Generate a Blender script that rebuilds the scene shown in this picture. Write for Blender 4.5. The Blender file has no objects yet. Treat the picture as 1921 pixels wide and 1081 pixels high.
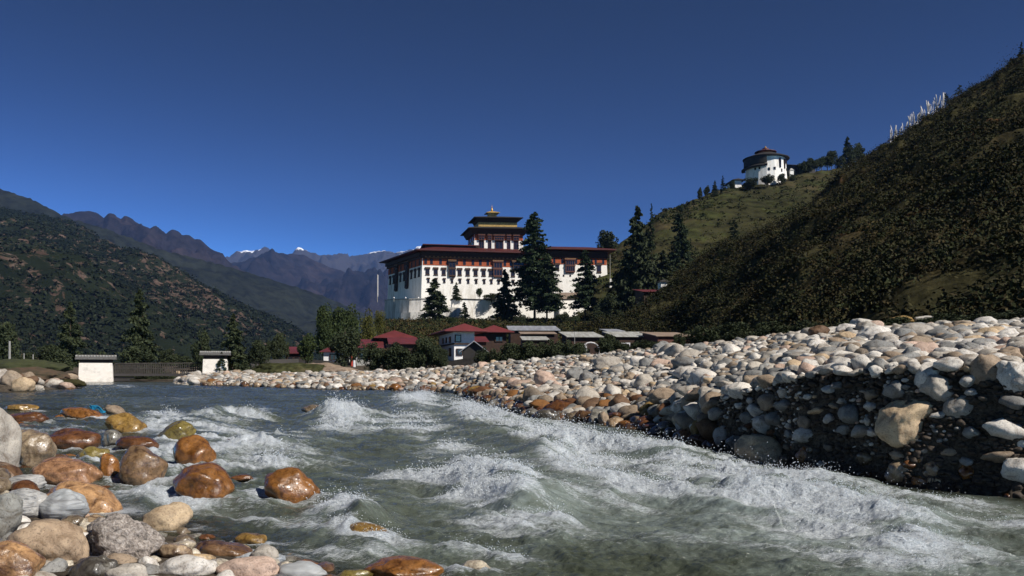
import bpy, math, random
import numpy as np
from mathutils import Vector
R = math.radians
rng = np.random.default_rng(7)
random.seed(7)
S = bpy.context.scene
COL = S.collection
F, HX, HY, CZ = 1600.0, 960.5, 700.0, 1.5       # focal length in photo pixels, horizon, eye height

def P(px, py, Y):
    return np.array([(px-HX)/F*Y, Y, CZ+(HY-py)/F*Y])

# ------------------------------------------------------------------ noise
def _h(ix, iy, iz, s):
    h = (ix*374761393 + iy*668265263 + iz*2147483647 + s*974634777) & 0xffffffff
    h = ((h ^ (h >> 13))*1274126177) & 0xffffffff
    h = ((h ^ (h >> 16))*2246822519) & 0xffffffff
    return (h ^ (h >> 15)) & 0xffffffff
_G = rng.normal(size=(256, 3)); _G /= np.linalg.norm(_G, axis=1)[:, None]
def perlin(x, y, z=None, s=0):
    x = np.asarray(x, float); y = np.asarray(y, float)
    z = np.zeros_like(x) if z is None else np.asarray(z, float)
    xi, yi, zi = np.floor(x), np.floor(y), np.floor(z)
    fx, fy, fz = x-xi, y-yi, z-zi
    xi, yi, zi = xi.astype(np.int64), yi.astype(np.int64), zi.astype(np.int64)
    u, v, w = [t*t*t*(t*(t*6-15)+10) for t in (fx, fy, fz)]
    flat = not np.any(fz)
    out = 0
    for dz in ((0,) if flat else (0, 1)):
        for dx in (0, 1):
            for dy in (0, 1):
                g = _G[_h(xi+dx, yi+dy, zi+dz, s) & 255]
                d = g[..., 0]*(fx-dx)+g[..., 1]*(fy-dy)+g[..., 2]*(fz-dz)
                wt = (u if dx else 1-u)*(v if dy else 1-v)*(1 if flat else (w if dz else 1-w))
                out = out + d*wt
    return out*1.5
def fbm(x, y, z=None, o=4, s=0, g=.5, ridge=False):
    a, t, f = 1., 0, 1.
    for i in range(o):
        n = perlin(np.asarray(x)*f, np.asarray(y)*f, None if z is None else np.asarray(z)*f, s+i*17)
        t = t + a*((1-2*np.abs(n)) if ridge else n)
        a *= g; f *= 2.03
    return t
def sstep(a, b, x):
    t = np.clip((x-a)/(b-a), 0, 1); return t*t*(3-2*t)

# ------------------------------------------------------------------ objects
def tag(o, label=None, cat=None, group=None, kind=None):
    if label: o['label'] = label
    if cat: o['category'] = cat
    if group: o['group'] = group
    if kind: o['kind'] = kind
    return o
def mesh(name, V, Fa, mat=None, parent=None, smooth=False, attrs=None):
    me = bpy.data.meshes.new(name)
    V = np.asarray(V, np.float32)
    if isinstance(Fa, np.ndarray):
        n, k = Fa.shape
        me.vertices.add(len(V)); me.vertices.foreach_set('co', V.ravel())
        me.loops.add(n*k); me.loops.foreach_set('vertex_index', Fa.astype(np.int32).ravel())
        me.polygons.add(n); me.polygons.foreach_set('loop_start', np.arange(0, n*k, k, dtype=np.int32))
        me.update(calc_edges=True)
    else:
        me.from_pydata([tuple(v) for v in V.tolist()], [], Fa)
    if smooth: me.polygons.foreach_set('use_smooth', np.ones(len(me.polygons), bool))
    for k, a in (attrs or {}).items():
        a = np.asarray(a, np.float32)
        if a.ndim == 1:
            at = me.attributes.new(k, 'FLOAT', 'POINT'); at.data.foreach_set('value', a)
        else:
            at = me.attributes.new(k, 'FLOAT_COLOR', 'POINT')
            if a.shape[1] == 3: a = np.hstack([a, np.ones((len(a), 1), np.float32)])
            at.data.foreach_set('color', a.ravel())
    if mat: me.materials.append(mat)
    o = bpy.data.objects.new(name, me); COL.objects.link(o)
    if parent is not None: o.parent = parent
    return o
def empty(name, loc=(0, 0, 0), rz=0):
    o = bpy.data.objects.new(name, None); COL.objects.link(o)
    o.location = [float(t) for t in loc]; o.rotation_euler = (0, 0, rz); o.empty_display_size = .2
    return o
def copy_tree(o, parent=None):
    c = o.copy(); COL.objects.link(c); c.parent = parent
    for ch in list(o.children): copy_tree(ch, c)
    return c

class MB:
    def __init__(s): s.v = []; s.f = []
    def add(s, V, Fs):
        n = len(s.v); s.v += [tuple(map(float, v)) for v in V]; s.f += [tuple(i+n for i in f) for f in Fs]; return s
    def prism(s, bot, top):           # two matching polygons (ccw seen from above)
        k = len(bot)
        s.add(list(bot)+list(top), [tuple(range(k-1, -1, -1)), tuple(range(k, 2*k))]+[(i, (i+1) % k, k+(i+1) % k, k+i) for i in range(k)]); return s
    def obox(s, c, e1, e2, e3, a, b, h):  # centre + half extents along unit axes
        c, e1, e2, e3 = map(np.asarray, (c, e1, e2, e3))
        q = [(-1, -1), (1, -1), (1, 1), (-1, 1)]
        s.prism([c+i*a*e1+j*b*e2-h*e3 for i, j in q], [c+i*a*e1+j*b*e2+h*e3 for i, j in q]); return s
    def box(s, x0, x1, y0, y1, z0, z1):
        s.prism([(x0, y0, z0), (x1, y0, z0), (x1, y1, z0), (x0, y1, z0)], [(x0, y0, z1), (x1, y0, z1), (x1, y1, z1), (x0, y1, z1)]); return s
    def tube(s, p, q, r0, r1=None, n=7):
        r1 = r0 if r1 is None else r1
        p, q = np.asarray(p, float), np.asarray(q, float); d = q-p; d /= np.linalg.norm(d)
        a = np.cross(d, (0, 0, 1.) if abs(d[2]) < .9 else (1., 0, 0)); a /= np.linalg.norm(a); b = np.cross(d, a)
        c = [math.cos(2*math.pi*i/n)*a+math.sin(2*math.pi*i/n)*b for i in range(n)]
        s.add([p+r0*t for t in c]+[q+r1*t for t in c], [tuple(range(n)), tuple(range(2*n-1, n-1, -1))]+[(i, n+i, n+(i+1) % n, (i+1) % n) for i in range(n)]); return s
    def lathe(s, prof, c=(0, 0), n=24, a0=0, a1=2*math.pi):
        full = abs(a1-a0-2*math.pi) < 1e-6; m = n if full else n+1
        V = [(c[0]+r*math.cos(a0+(a1-a0)*i/n), c[1]+r*math.sin(a0+(a1-a0)*i/n), z) for r, z in prof for i in range(m)]
        Fs = []
        for k in range(len(prof)-1):
            for i in range(n):
                j = (i+1) % m; Fs.append((k*m+i, k*m+j, (k+1)*m+j, (k+1)*m+i))
        s.add(V, Fs); return s
    def build(s, name, mat, parent=None, smooth=False):
        o = mesh(name, np.array(s.v), s.f, mat, None, smooth)
        if parent is not None:
            o.parent = parent
            if parent.type == 'EMPTY' and parent.location.length > 0:
                o.data.transform(parent_inv(parent))
            elif parent.parent is not None and parent.parent.location.length > 0:
                o.data.transform(parent_inv(parent.parent))
        return o
from mathutils import Matrix
def parent_inv(p):
    return (Matrix.Translation(p.location) @ Matrix.Rotation(p.rotation_euler.z, 4, 'Z')).inverted()

# ------------------------------------------------------------------ materials
def newmat(name):
    m = bpy.data.materials.new(name); m.use_nodes = True
    nt = m.node_tree; b = nt.nodes['Principled BSDF']
    return m, nt, b
def N(nt, t, **kw):
    n = nt.nodes.new(t)
    for k, v in kw.items():
        if k in n.inputs: n.inputs[k].default_value = v
        else: setattr(n, k, v)
    return n
def noise(nt, scale, detail=4, rough=.55, vec=None, dist=0):
    n = N(nt, 'ShaderNodeTexNoise', Scale=scale, Detail=detail, Roughness=rough, Distortion=dist)
    if vec is not None: nt.links.new(vec, n.inputs['Vector'])
    return n.outputs['Fac']
def pos(nt, sc=(1, 1, 1), rz=0):
    g = nt.nodes.new('ShaderNodeNewGeometry')
    mp = nt.nodes.new('ShaderNodeMapping'); mp.inputs['Scale'].default_value = sc; mp.inputs['Rotation'].default_value = (0, 0, rz)
    nt.links.new(g.outputs['Position'], mp.inputs['Vector']); return mp.outputs['Vector']
def ramp(nt, fac, stops, mode='LINEAR'):
    r = nt.nodes.new('ShaderNodeValToRGB'); r.color_ramp.interpolation = mode
    e = r.color_ramp.elements
    while len(e) < len(stops): e.new(.5)
    for x, (p, c) in zip(e, stops):
        x.position = p; x.color = (*c, 1) if len(c) == 3 else c
    nt.links.new(fac, r.inputs['Fac']); return r.outputs['Color']
def mix(nt, fac, a, b, mode='MIX'):
    m = nt.nodes.new('ShaderNodeMix'); m.data_type = 'RGBA'; m.blend_type = mode
    for sock, v in ((m.inputs['Factor'], fac), (m.inputs['A'], a), (m.inputs['B'], b)):
        if isinstance(v, (int, float)): sock.default_value = v
        elif isinstance(v, tuple): sock.default_value = (*v, 1) if len(v) == 3 else v
        else: nt.links.new(v, sock)
    return m.outputs['Result']
def mathn(nt, op, a, b=None, clamp=False):
    m = nt.nodes.new('ShaderNodeMath'); m.operation = op; m.use_clamp = clamp
    for i, v in enumerate((a, b)):
        if v is None: continue
        if isinstance(v, (int, float)): m.inputs[i].default_value = v
        else: nt.links.new(v, m.inputs[i])
    return m.outputs[0]
def bump(nt, b, h, strength=.5, dist=.02):
    n = N(nt, 'ShaderNodeBump', Strength=strength, Distance=dist); nt.links.new(h, n.inputs['Height']); nt.links.new(n.outputs['Normal'], b.inputs['Normal'])
def gray(v): return (v, v, v)
def mat_simple(name, c1, c2=None, scale=1., rough=.8, bmp=0, bscale=None, dist=.05, metal=0, sc=(1, 1, 1), spec=.3):
    m, nt, b = newmat(name)
    v = pos(nt, sc)
    n = noise(nt, scale, 6, .6, v)
    c2 = c2 or tuple(x*.7 for x in c1)
    nt.links.new(ramp(nt, n, [(.32, c2), (.68, c1)]), b.inputs['Base Color'])
    b.inputs['Roughness'].default_value = rough; b.inputs['Metallic'].default_value = metal
    b.inputs['Specular IOR Level'].default_value = spec
    if bmp: bump(nt, b, noise(nt, bscale or scale*6, 5, .6, v), bmp, dist)
    return m
def stone_mat(name, attr, wet=False):
    m, nt, b = newmat(name)
    if attr:
        c = N(nt, 'ShaderNodeAttribute', attribute_name='tint').outputs['Color']
    else:
        c = nt.nodes.new('ShaderNodeObjectInfo').outputs['Color']
    v = pos(nt)
    m1 = noise(nt, 5, 7, .7, v, .9)
    c = mix(nt, 1., c, ramp(nt, m1, [(.32, (.5, .44, .38)), (.47, (.92, .9, .88)), (.6, (1.12, 1.1, 1.06))]), 'MULTIPLY')
    sp = noise(nt, 55, 3, .7, v)
    c = mix(nt, 1., c, ramp(nt, sp, [(.36, gray(.55)), (.46, gray(1)), (.62, gray(1)), (.7, gray(1.25))]), 'MULTIPLY')
    if wet: c = mix(nt, 1., c, ramp(nt, noise(nt, 7, 7, .7, v, 1.2), [(.34, (.28, .22, .2)), (.47, (.85, .8, .7)), (.6, (1.25, 1.2, 1.05))]), 'MULTIPLY')
    nt.links.new(c, b.inputs['Base Color'])
    bump(nt, b, mathn(nt, 'ADD', noise(nt, 12, 6, .6, v), mathn(nt, 'MULTIPLY', sp, .3)), .45, .03)
    if wet:
        nt.links.new(ramp(nt, noise(nt, 9, 3, .5, v), [(.35, gray(.16)), (.7, gray(.5))]), b.inputs['Roughness'])
        b.inputs['Coat Weight'].default_value = .25; b.inputs['Coat Roughness'].default_value = .1
    else:
        b.inputs['Roughness'].default_value = .75; b.inputs['Specular IOR Level'].default_value = .3
    return m
M = {}
M['stone'] = stone_mat('stone', False); M['stone_wet'] = stone_mat('stone_wet', False, True)
M['stone_a'] = stone_mat('stone_many', True); M['stone_wet_a'] = stone_mat('stone_wet_many', True, True)
def granite():
    m, nt, b = newmat('granite'); v = pos(nt)
    c = ramp(nt, noise(nt, 28, 6, .75, v, .8), [(.36, (.05, .045, .04)), (.47, (.24, .2, .17)), (.6, (.46, .4, .35)), (.75, (.6, .56, .5))])
    nt.links.new(c, b.inputs['Base Color']); b.inputs['Roughness'].default_value = .75
    bump(nt, b, noise(nt, 22, 8, .7, v, .5), .9, .05); return m
M['granite'] = granite()
def banded(name, a, bcol, sc=22, rot=.5):
    m, nt, b = newmat(name)
    g = nt.nodes.new('ShaderNodeNewGeometry'); mp = nt.nodes.new('ShaderNodeMapping'); mp.inputs['Rotation'].default_value = (0, rot, .3); mp.inputs['Scale'].default_value = (.25, .6, 3.2)
    nt.links.new(g.outputs['Position'], mp.inputs['Vector'])
    n = noise(nt, sc*.22, 6, .65, mp.outputs['Vector'], 1.2)
    nt.links.new(ramp(nt, n, [(.35, bcol), (.5, a), (.58, tuple(x*.7 for x in a)), (.66, tuple(min(x*1.2, .8) for x in a))]), b.inputs['Base Color'])
    b.inputs['Roughness'].default_value = .6; bump(nt, b, n, .5, .03); return m
M['banded_grey'] = banded('banded_grey', (.33, .34, .34), (.2, .2, .2))
M['banded_white'] = banded('banded_white', (.36, .35, .33), (.12, .12, .12), 40, .3)
def wallm(name, c, stain, st=.5, low=.4):
    m, nt, b = newmat(name)
    v = pos(nt, (1, 1, .22)); n = noise(nt, .35, 8, .68, v)
    c1 = ramp(nt, n, [(low, stain), (low+.13, c), (1, c)])
    n2 = noise(nt, 2.2, 6, .7, pos(nt))
    c1 = mix(nt, 1., c1, ramp(nt, n2, [(.3, gray(.82)), (.55, gray(1))]), 'MULTIPLY')
    nt.links.new(c1, b.inputs['Base Color']); b.inputs['Roughness'].default_value = .9; b.inputs['Specular IOR Level'].default_value = .15
    bump(nt, b, noise(nt, 1.4, 6, .7, pos(nt)), .35, .2); return m
M['white'] = wallm('whitewash', (.8, .77, .72), (.55, .51, .45), low=.36)
M['white_old'] = wallm('whitewash_stained', (.62, .59, .55), (.34, .32, .29), low=.4)
M['white_shed'] = wallm('whitewash_house', (.74, .72, .7), (.6, .57, .52), low=.32)
def slabwall():
    m, nt, b = newmat('pier_whitewash')
    br = nt.nodes.new('ShaderNodeTexBrick'); br.inputs['Scale'].default_value = 2.2; br.inputs['Color1'].default_value = (.78, .72, .64, 1); br.inputs['Color2'].default_value = (.7, .64, .56, 1); br.inputs['Mortar'].default_value = (.6, .55, .48, 1); br.inputs['Mortar Size'].default_value = .02
    g = nt.nodes.new('ShaderNodeNewGeometry'); mp = nt.nodes.new('ShaderNodeMapping'); mp.inputs['Rotation'].default_value = (R(90), 0, 0); nt.links.new(g.outputs['Position'], mp.inputs['Vector']); nt.links.new(mp.outputs['Vector'], br.inputs['Vector'])
    c = mix(nt, 1., br.outputs['Color'], ramp(nt, noise(nt, 1.5, 8, .7, pos(nt)), [(.3, gray(.7)), (.5, gray(1))]), 'MULTIPLY')
    nt.links.new(c, b.inputs['Base Color']); b.inputs['Roughness'].default_value = .9; bump(nt, b, br.outputs['Fac'], .3, .02); return m
M['pier'] = slabwall()
M['band'] = mat_simple('red_band', (.34, .085, .03), (.25, .05, .02), .8, .8)
M['roof_red'] = mat_simple('roof_red', (.085, .019, .017), (.05, .013, .012), .25, .55, .2, 1.2, .05, sc=(1, .2, 1))
M['roof_red_bright'] = mat_simple('roof_red_bright', (.14, .028, .03), (.085, .02, .02), .5, .5, .2, 3, .05)
M['roof_grey'] = mat_simple('roof_grey_metal', (.33, .34, .37), (.2, .2, .22), .5, .45, .3, 3, .05, sc=(3, .4, 1))
M['roof_pale'] = mat_simple('roof_pale_metal', (.42, .42, .4), (.24, .23, .2), .6, .5, .3, 3, .05, sc=(3, .4, 1))
M['roof_tan'] = mat_simple('roof_tan', (.3, .23, .18), (.2, .14, .1), .6, .6, .3, 3, .05)
M['roof_dark'] = mat_simple('roof_dark', (.035, .03, .028), (.02, .018, .016), .5, .7, .3, 3, .05)
M['wood'] = mat_simple('timber_dark', (.05, .025, .015), (.025, .013, .01), 1.5, .7)
M['wood_red'] = mat_simple('timber_red', (.12, .045, .03), (.06, .025, .02), 1.5, .7)
M['wood_weathered'] = mat_simple('timber_weathered', (.05, .043, .037), (.022, .019, .017), 2.5, .85, .5, 12, .02)
M['shingle'] = mat_simple('shingle', (.13, .125, .12), (.07, .065, .06), 7, .85, .9, 14, .05)
M['glass'] = mat_simple('pane_dark', (.012, .012, .015), (.008, .008, .01), 1, .15, spec=.5)
M['lintel'] = mat_simple('lintel', (.3, .16, .07), (.2, .1, .05), 3, .7)
M['gold'] = mat_simple('gilt', (.62, .36, .08), (.4, .22, .05), 2, .35, metal=.7)
M['gold_dull'] = mat_simple('gilt_paint', (.5, .34, .11), (.25, .15, .05), 1.2, .5)
M['bark'] = mat_simple('bark', (.09, .065, .045), (.04, .03, .022), 3, .9, .8, 10, .05)
M['concrete'] = mat_simple('concrete', (.35, .34, .32), (.25, .24, .22), 3, .85)
M['pole'] = mat_simple('pole_grey', (.3, .29, .27), (.2, .19, .18), 3, .8)
M['flag'] = mat_simple('flag_white', (.7, .68, .68), (.55, .54, .55), 3, .8)
M['flag_red'] = mat_simple('flag_red', (.4, .05, .03), (.3, .04, .02), 3, .8)
M['plastic'] = mat_simple('plastic_blue', (.03, .3, .5), (.02, .2, .36), 20, .35)
def leafm(name, c1, c2, hue=None):
    m, nt, b = newmat(name)
    v = pos(nt); n = noise(nt, .5, 4, .6, v); n2 = noise(nt, 4., 2, .6, v)
    c = ramp(nt, mathn(nt, 'ADD', mathn(nt, 'MULTIPLY', n, .5), mathn(nt, 'MULTIPLY', n2, .5)), [(.38, c2), (.62, c1)])
    nt.links.new(c, b.inputs['Base Color']); b.inputs['Roughness'].default_value = .75; b.inputs['Specular IOR Level'].default_value = .15
    return m
M['pine'] = leafm('needles_dark', (.046, .056, .025), (.018, .026, .013))
M['cypress'] = leafm('cypress_green', (.03, .045, .02), (.016, .026, .012))
M['broad'] = leafm('leaves_green', (.045, .06, .02), (.02, .032, .012))
M['olive'] = leafm('leaves_olive', (.075, .08, .03), (.03, .036, .016))
M['yellow'] = leafm('leaves_yellow', (.1, .095, .02), (.04, .045, .015))
M['willow'] = leafm('leaves_willow', (.045, .055, .025), (.02, .027, .013))
M['hillbush'] = None
def terrain_m(name, stops, scale, sc2=None, patch=None, bmp=.5, bd=1., psc=None, prange=(.55, .62), rough=.95, det=8):
    m, nt, b = newmat(name); v = pos(nt)
    c = ramp(nt, noise(nt, scale, det, .62, v), stops)
    if patch:
        c = mix(nt, ramp(nt, noise(nt, psc, 8, .68, v, .3), [(prange[0], gray(0)), (prange[1], gray(1))]), c, patch)
    if sc2:
        c = mix(nt, 1., c, ramp(nt, noise(nt, sc2, 5, .65, v), [(.35, gray(.45)), (.6, gray(1.15))]), 'MULTIPLY')
    nt.links.new(c, b.inputs['Base Color']); b.inputs['Roughness'].default_value = rough; b.inputs['Specular IOR Level'].default_value = .05
    if bmp: bump(nt, b, noise(nt, sc2 or scale*8, 8, .7, v), bmp, bd)
    return m
M['gravel'] = terrain_m('gravel', [(.3, (.035, .028, .022)), (.6, (.11, .09, .07)), (.75, (.2, .17, .14))], 6, 30, bmp=1, bd=.03)
M['earth_far'] = terrain_m('valley_ground', [(.3, (.025, .03, .013)), (.6, (.05, .052, .022)), (.75, (.1, .08, .045))], .15, 1.5, bmp=.6, bd=.3)
M['hill_near'] = terrain_m('hill_near_ground', [(.3, (.025, .025, .012)), (.55, (.05, .045, .02)), (.7, (.09, .065, .03))], .03, .5, (.11, .035, .018), psc=.025, prange=(.6, .7), bd=.8)
M['hill_mid'] = terrain_m('hill_mid_ground', [(.3, (.024, .025, .011)), (.5, (.042, .04, .018)), (.7, (.08, .06, .03))], .012, .12, (.045, .05, .018), psc=.05, prange=(.5, .6), bd=2.)
M['mtn_a'] = terrain_m('mountain_front', [(.3, (.02, .027, .015)), (.55, (.035, .045, .022)), (.75, (.06, .06, .03))], .004, .03, None, bmp=.9, bd=10)
M['mtn_b'] = terrain_m('mountain_wooded', [(.3, (.012, .015, .011)), (.7, (.025, .028, .02))], .002, .02, None, bmp=.8, bd=14)
M['mtn_c'] = terrain_m('mountain_rocky', [(.3, (.012, .011, .013)), (.55, (.024, .019, .02)), (.75, (.05, .033, .026))], .0016, .008, None, bmp=.9, bd=30)
def mtn_a():
    m, nt, b = newmat('mountain_scrub'); v = pos(nt)
    base = ramp(nt, noise(nt, .006, 6, .6, v), [(.3, (.009, .013, .009)), (.6, (.02, .026, .015))])
    sp = noise(nt, .045, 5, .72, v, .5)
    zone = N(nt, 'ShaderNodeAttribute', attribute_name='rocky').outputs['Fac']
    th = mathn(nt, 'ADD', sp, mathn(nt, 'MULTIPLY', zone, .11))
    f = ramp(nt, th, [(.6, gray(0)), (.66, gray(1))])
    rock = ramp(nt, noise(nt, .05, 4, .6, v), [(.3, (.06, .04, .03)), (.5, (.1, .068, .052)), (.7, (.165, .125, .1))])
    nt.links.new(mix(nt, f, base, rock), b.inputs['Base Color']); b.inputs['Roughness'].default_value = 1; b.inputs['Specular IOR Level'].default_value = 0
    bump(nt, b, noise(nt, .05, 8, .75, v), 1, 9); return m
M['mtn_a'] = mtn_a()
def snow_m():
    m, nt, b = newmat('mountain_snow'); v = pos(nt)
    c = ramp(nt, noise(nt, .0012, 6, .6, v), [(.3, (.014, .014, .018)), (.7, (.035, .028, .028))])
    g = nt.nodes.new('ShaderNodeNewGeometry'); sx = nt.nodes.new('ShaderNodeSeparateXYZ'); nt.links.new(g.outputs['Position'], sx.inputs[0])
    h = mathn(nt, 'ADD', mathn(nt, 'DIVIDE', mathn(nt, 'SUBTRACT', sx.outputs['Z'], 1950.), 210.), mathn(nt, 'MULTIPLY', mathn(nt, 'SUBTRACT', noise(nt, .003, 8, .72, v), .5), 2.4))
    f = ramp(nt, h, [(.45, gray(0)), (.6, gray(1))])
    nt.links.new(mix(nt, f, c, (.8, .82, .86)), b.inputs['Base Color']); b.inputs['Roughness'].default_value = .9
    bump(nt, b, noise(nt, .004, 8, .7, v), .8, 40); return m
M['snow'] = snow_m()
def attr_leaf(name):
    m, nt, b = newmat(name)
    c = N(nt, 'ShaderNodeAttribute', attribute_name='tint').outputs['Color']
    c = mix(nt, 1., c, ramp(nt, noise(nt, 1.2, 4, .6, pos(nt)), [(.35, gray(.55)), (.65, gray(1.25))]), 'MULTIPLY')
    nt.links.new(c, b.inputs['Base Color']); b.inputs['Roughness'].default_value = .85; b.inputs['Specular IOR Level'].default_value = .1
    return m
M['hillbush'] = attr_leaf('bush_leaves')

def water_m():
    m, nt, b = newmat('river_water'); v = pos(nt); L = nt.links.new
    foam = N(nt, 'ShaderNodeAttribute', attribute_name='foam').outputs['Fac']
    clear = N(nt, 'ShaderNodeAttribute', attribute_name='clear').outputs['Fac']
    vs = pos(nt, (1.0, 2.6, 1.0), R(38))
    body = ramp(nt, noise(nt, .55, 4, .6, vs), [(.3, (.033, .038, .022)), (.5, (.055, .064, .043)), (.72, (.095, .115, .09))])
    milk = N(nt, 'ShaderNodeAttribute', attribute_name='milk').outputs['Fac']
    mk = mathn(nt, 'MULTIPLY', milk, ramp(nt, noise(nt, 2.2, 6, .7, vs, .6), [(.35, gray(.25)), (.65, gray(1))]), True)
    body = mix(nt, mk, body, (.2, .235, .225))
    b.inputs['Roughness'].default_value = .09; b.inputs['IOR'].default_value = 1.33; b.inputs['Specular IOR Level'].default_value = .38
    L(body, b.inputs['Base Color'])
    # ripples
    rip = mathn(nt, 'ADD', noise(nt, 3.2, 6, .68, vs, .4), mathn(nt, 'MULTIPLY', noise(nt, 17, 5, .7, vs, .3), .3))
    bp = N(nt, 'ShaderNodeBump', Strength=.8, Distance=.06); L(rip, bp.inputs['Height']); L(bp.outputs['Normal'], b.inputs['Normal'])
    tr = nt.nodes.new('ShaderNodeBsdfTransparent'); tr.inputs['Color'].default_value = (.62, .66, .52, 1)
    gl = nt.nodes.new('ShaderNodeBsdfGlossy'); gl.inputs['Roughness'].default_value = .06; L(bp.outputs['Normal'], gl.inputs['Normal'])
    fr = N(nt, 'ShaderNodeFresnel', IOR=1.33); L(bp.outputs['Normal'], fr.inputs['Normal'])
    cl = nt.nodes.new('ShaderNodeMixShader'); L(fr.outputs[0], cl.inputs[0]); L(tr.outputs[0], cl.inputs[1]); L(gl.outputs[0], cl.inputs[2])
    w = nt.nodes.new('ShaderNodeMixShader'); L(clear, w.inputs[0]); L(b.outputs[0], w.inputs[1]); L(cl.outputs[0], w.inputs[2])
    # foam
    fb = nt.nodes.new('ShaderNodeBsdfPrincipled'); fb.inputs['Roughness'].default_value = .35
    fine = noise(nt, 42, 7, .82, pos(nt, (1, 2.6, 1), R(38)), .8)
    L(ramp(nt, fine, [(.34, (.2, .23, .26)), (.5, (.48, .52, .56)), (.63, (.86, .88, .9))]), fb.inputs['Base Color'])
    fbp = N(nt, 'ShaderNodeBump', Strength=.8, Distance=.03); L(mathn(nt, 'ADD', noise(nt, 14, 7, .75, v, .6), fine), fbp.inputs['Height']); L(fbp.outputs['Normal'], fb.inputs['Normal'])
    mid = noise(nt, 7, 7, .74, pos(nt, (1, 3.2, 1), R(38)), 1.)
    th = mathn(nt, 'ADD', mathn(nt, 'MULTIPLY', foam, 1.0), mathn(nt, 'MULTIPLY', mathn(nt, 'SUBTRACT', mathn(nt, 'ADD', mathn(nt, 'MULTIPLY', mid, .55), mathn(nt, 'MULTIPLY', fine, .45)), .5), 3.2))
    ff = ramp(nt, th, [(.36, gray(0)), (.6, gray(.36)), (1., gray(.88))])
    o = nt.nodes.new('ShaderNodeMixShader'); L(ff, o.inputs[0]); L(w.outputs[0], o.inputs[1]); L(fb.outputs[0], o.inputs[2])
    L(o.outputs[0], nt.nodes['Material Output'].inputs['Surface'])
    return m
M['water'] = water_m()
M['spray'] = mat_simple('spray_drops', (.66, .69, .73), (.45, .49, .53), 30, .15)

# ------------------------------------------------------------------ near terrain
def wz(Y): return .012*(np.clip(Y, 0, 60)-6)
def Yof(py): return 2515./((py-700)+19.2)      # distance at which the undisturbed water meets this photo row
# px, near shore row, far waterline row, (lip Y, z), (crest Y, z), behind(Y,z), village z
COLS = [
 (-500, 860, 738, 52, 1.2, 60, 1.8, 70, 2.2, 2.4),
 (-60,  895, 736, 49, 1.25, 58, 1.9, 70, 2.1, 2.2),
 (60,   925, 734, 52, 1.0, 60, 1.5, 75, 1.6, 2.0),
 (130,  955, 729, 62, 1.0, 70, 1.4, 85, 1.6, 2.0),
 (160,  965, 722.5, 97, .9, 106, 1.4, 115, 1.8, 2.2),
 (330,  1003, 722.5, 97, .9, 106, 1.4, 115, 1.8, 2.2),
 (365,  1012, 722.4, 78, .95, 84, 1.15, 100, 1.5, 2.2),
 (450,  1035, 724, 62, .95, 72, 1.15, 90, 1.5, 2.3),
 (600,  1070, 730, 54, .85, 68, 1.25, 85, 1.5, 2.6),
 (750,  1110, 732, 51, .75, 64, 1.5, 80, 1.5, 2.8),
 (850,  1140, 736, 48, .7, 58, 1.75, 75, 1.5, 2.8),
 (900,  1160, 755, 38, .68, 54, 1.95, 70, 1.6, 2.8),
 (1000, 1200, 784, 27.5, .66, 47, 2.15, 62, 1.8, 2.8),
 (1200, 1250, 806, 22.5, .66, 38, 2.45, 52, 2.1, 2.8),
 (1350, 1300, 846, 15.65, 1.05, 34, 2.6, 48, 2.2, 2.8),
 (1500, 1300, 882, 12.85, 1.46, 29.5, 2.82, 42, 2.4, 2.8),
 (1700, 1300, 914, 11.15, 1.57, 26, 2.84, 36, 2.4, 2.8),
 (1900, 1300, 934, 10.3, 1.57, 23.5, 2.82, 34, 2.4, 2.8),
 (2400, 1300, 970, 9.1, 1.6, 20, 2.8, 30, 2.4, 2.8),
]
cA = np.array(COLS, float)
YWK = None
kx = cA[:, 0]
def ctrl(px):
    c = [np.interp(px, kx, cA[:, i]) for i in range(cA.shape[1])]
    Ys, Yw = Yof(c[1]), Yof(c[2])
    # water line control: interpolate Y (not the row) for smoothness
    Yw = np.interp(px, kx, np.where(cA[:, 2] == 722.5, 86., Yof(cA[:, 2]))); Ys = np.interp(px, kx, np.minimum(Yof(cA[:, 1]), 14))
    mound = np.interp(px, [500, 690, 722, 800, 1150, 1300, 2400], [0, .1, .95, 1, 1, .9, .9])
    deep = np.interp(px, [0, 450, 700, 2400], [.2, .3, .6, .6])
    deepF = np.interp(px, [0, 300, 500, 2400], [.3, .45, .6, .6])
    Yk = [Ys*0+1.5, Ys*.72, Ys, Ys+1.6, Yw-np.clip(Yw*.12, 1.2, 6), Yw, c[3], c[5], c[7], np.full_like(Ys, 125.), np.full_like(Ys, 230.), np.full_like(Ys, 345.), np.full_like(Ys, 460.), np.full_like(Ys, 900.)]
    zk = [wz(Ys)+.12, wz(Ys)+.08, wz(Ys)-.01, wz(Ys)-deep, wz(Yw)-deepF, wz(Yw)-.02, c[4], c[6], c[8], c[9], 2.8+mound*8, 3.0+mound*20, 3.2+mound*30, 4+mound*30]
    return np.array(Yk), np.array(zk)
def ground_z(X, Y):
    X = np.atleast_1d(np.asarray(X, float)); Y = np.atleast_1d(np.asarray(Y, float))
    px = X/np.maximum(Y, .5)*F+HX
    Yk, zk = ctrl(px)
    z = zk[-1].copy(); 
    z = np.where(Y <= Yk[0], zk[0], z)
    for k in range(len(Yk)-1):
        mk = (Y > Yk[k]) & (Y <= Yk[k+1])
        t = (Y-Yk[k])/np.maximum(Yk[k+1]-Yk[k], 1e-6)
        z = np.where(mk, zk[k]+(zk[k+1]-zk[k])*t, z)
    amp = np.clip(Y/40, .25, 1.)
    z = z+.12*amp*fbm(X/3.1, Y/3.1, o=3, s=5)*np.where(Y > 5, 1, .3)
    far = sstep(60, 250, Y)
    z = z+far*1.2*fbm(X/22, Y/22, o=3, s=9)
    return z
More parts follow.
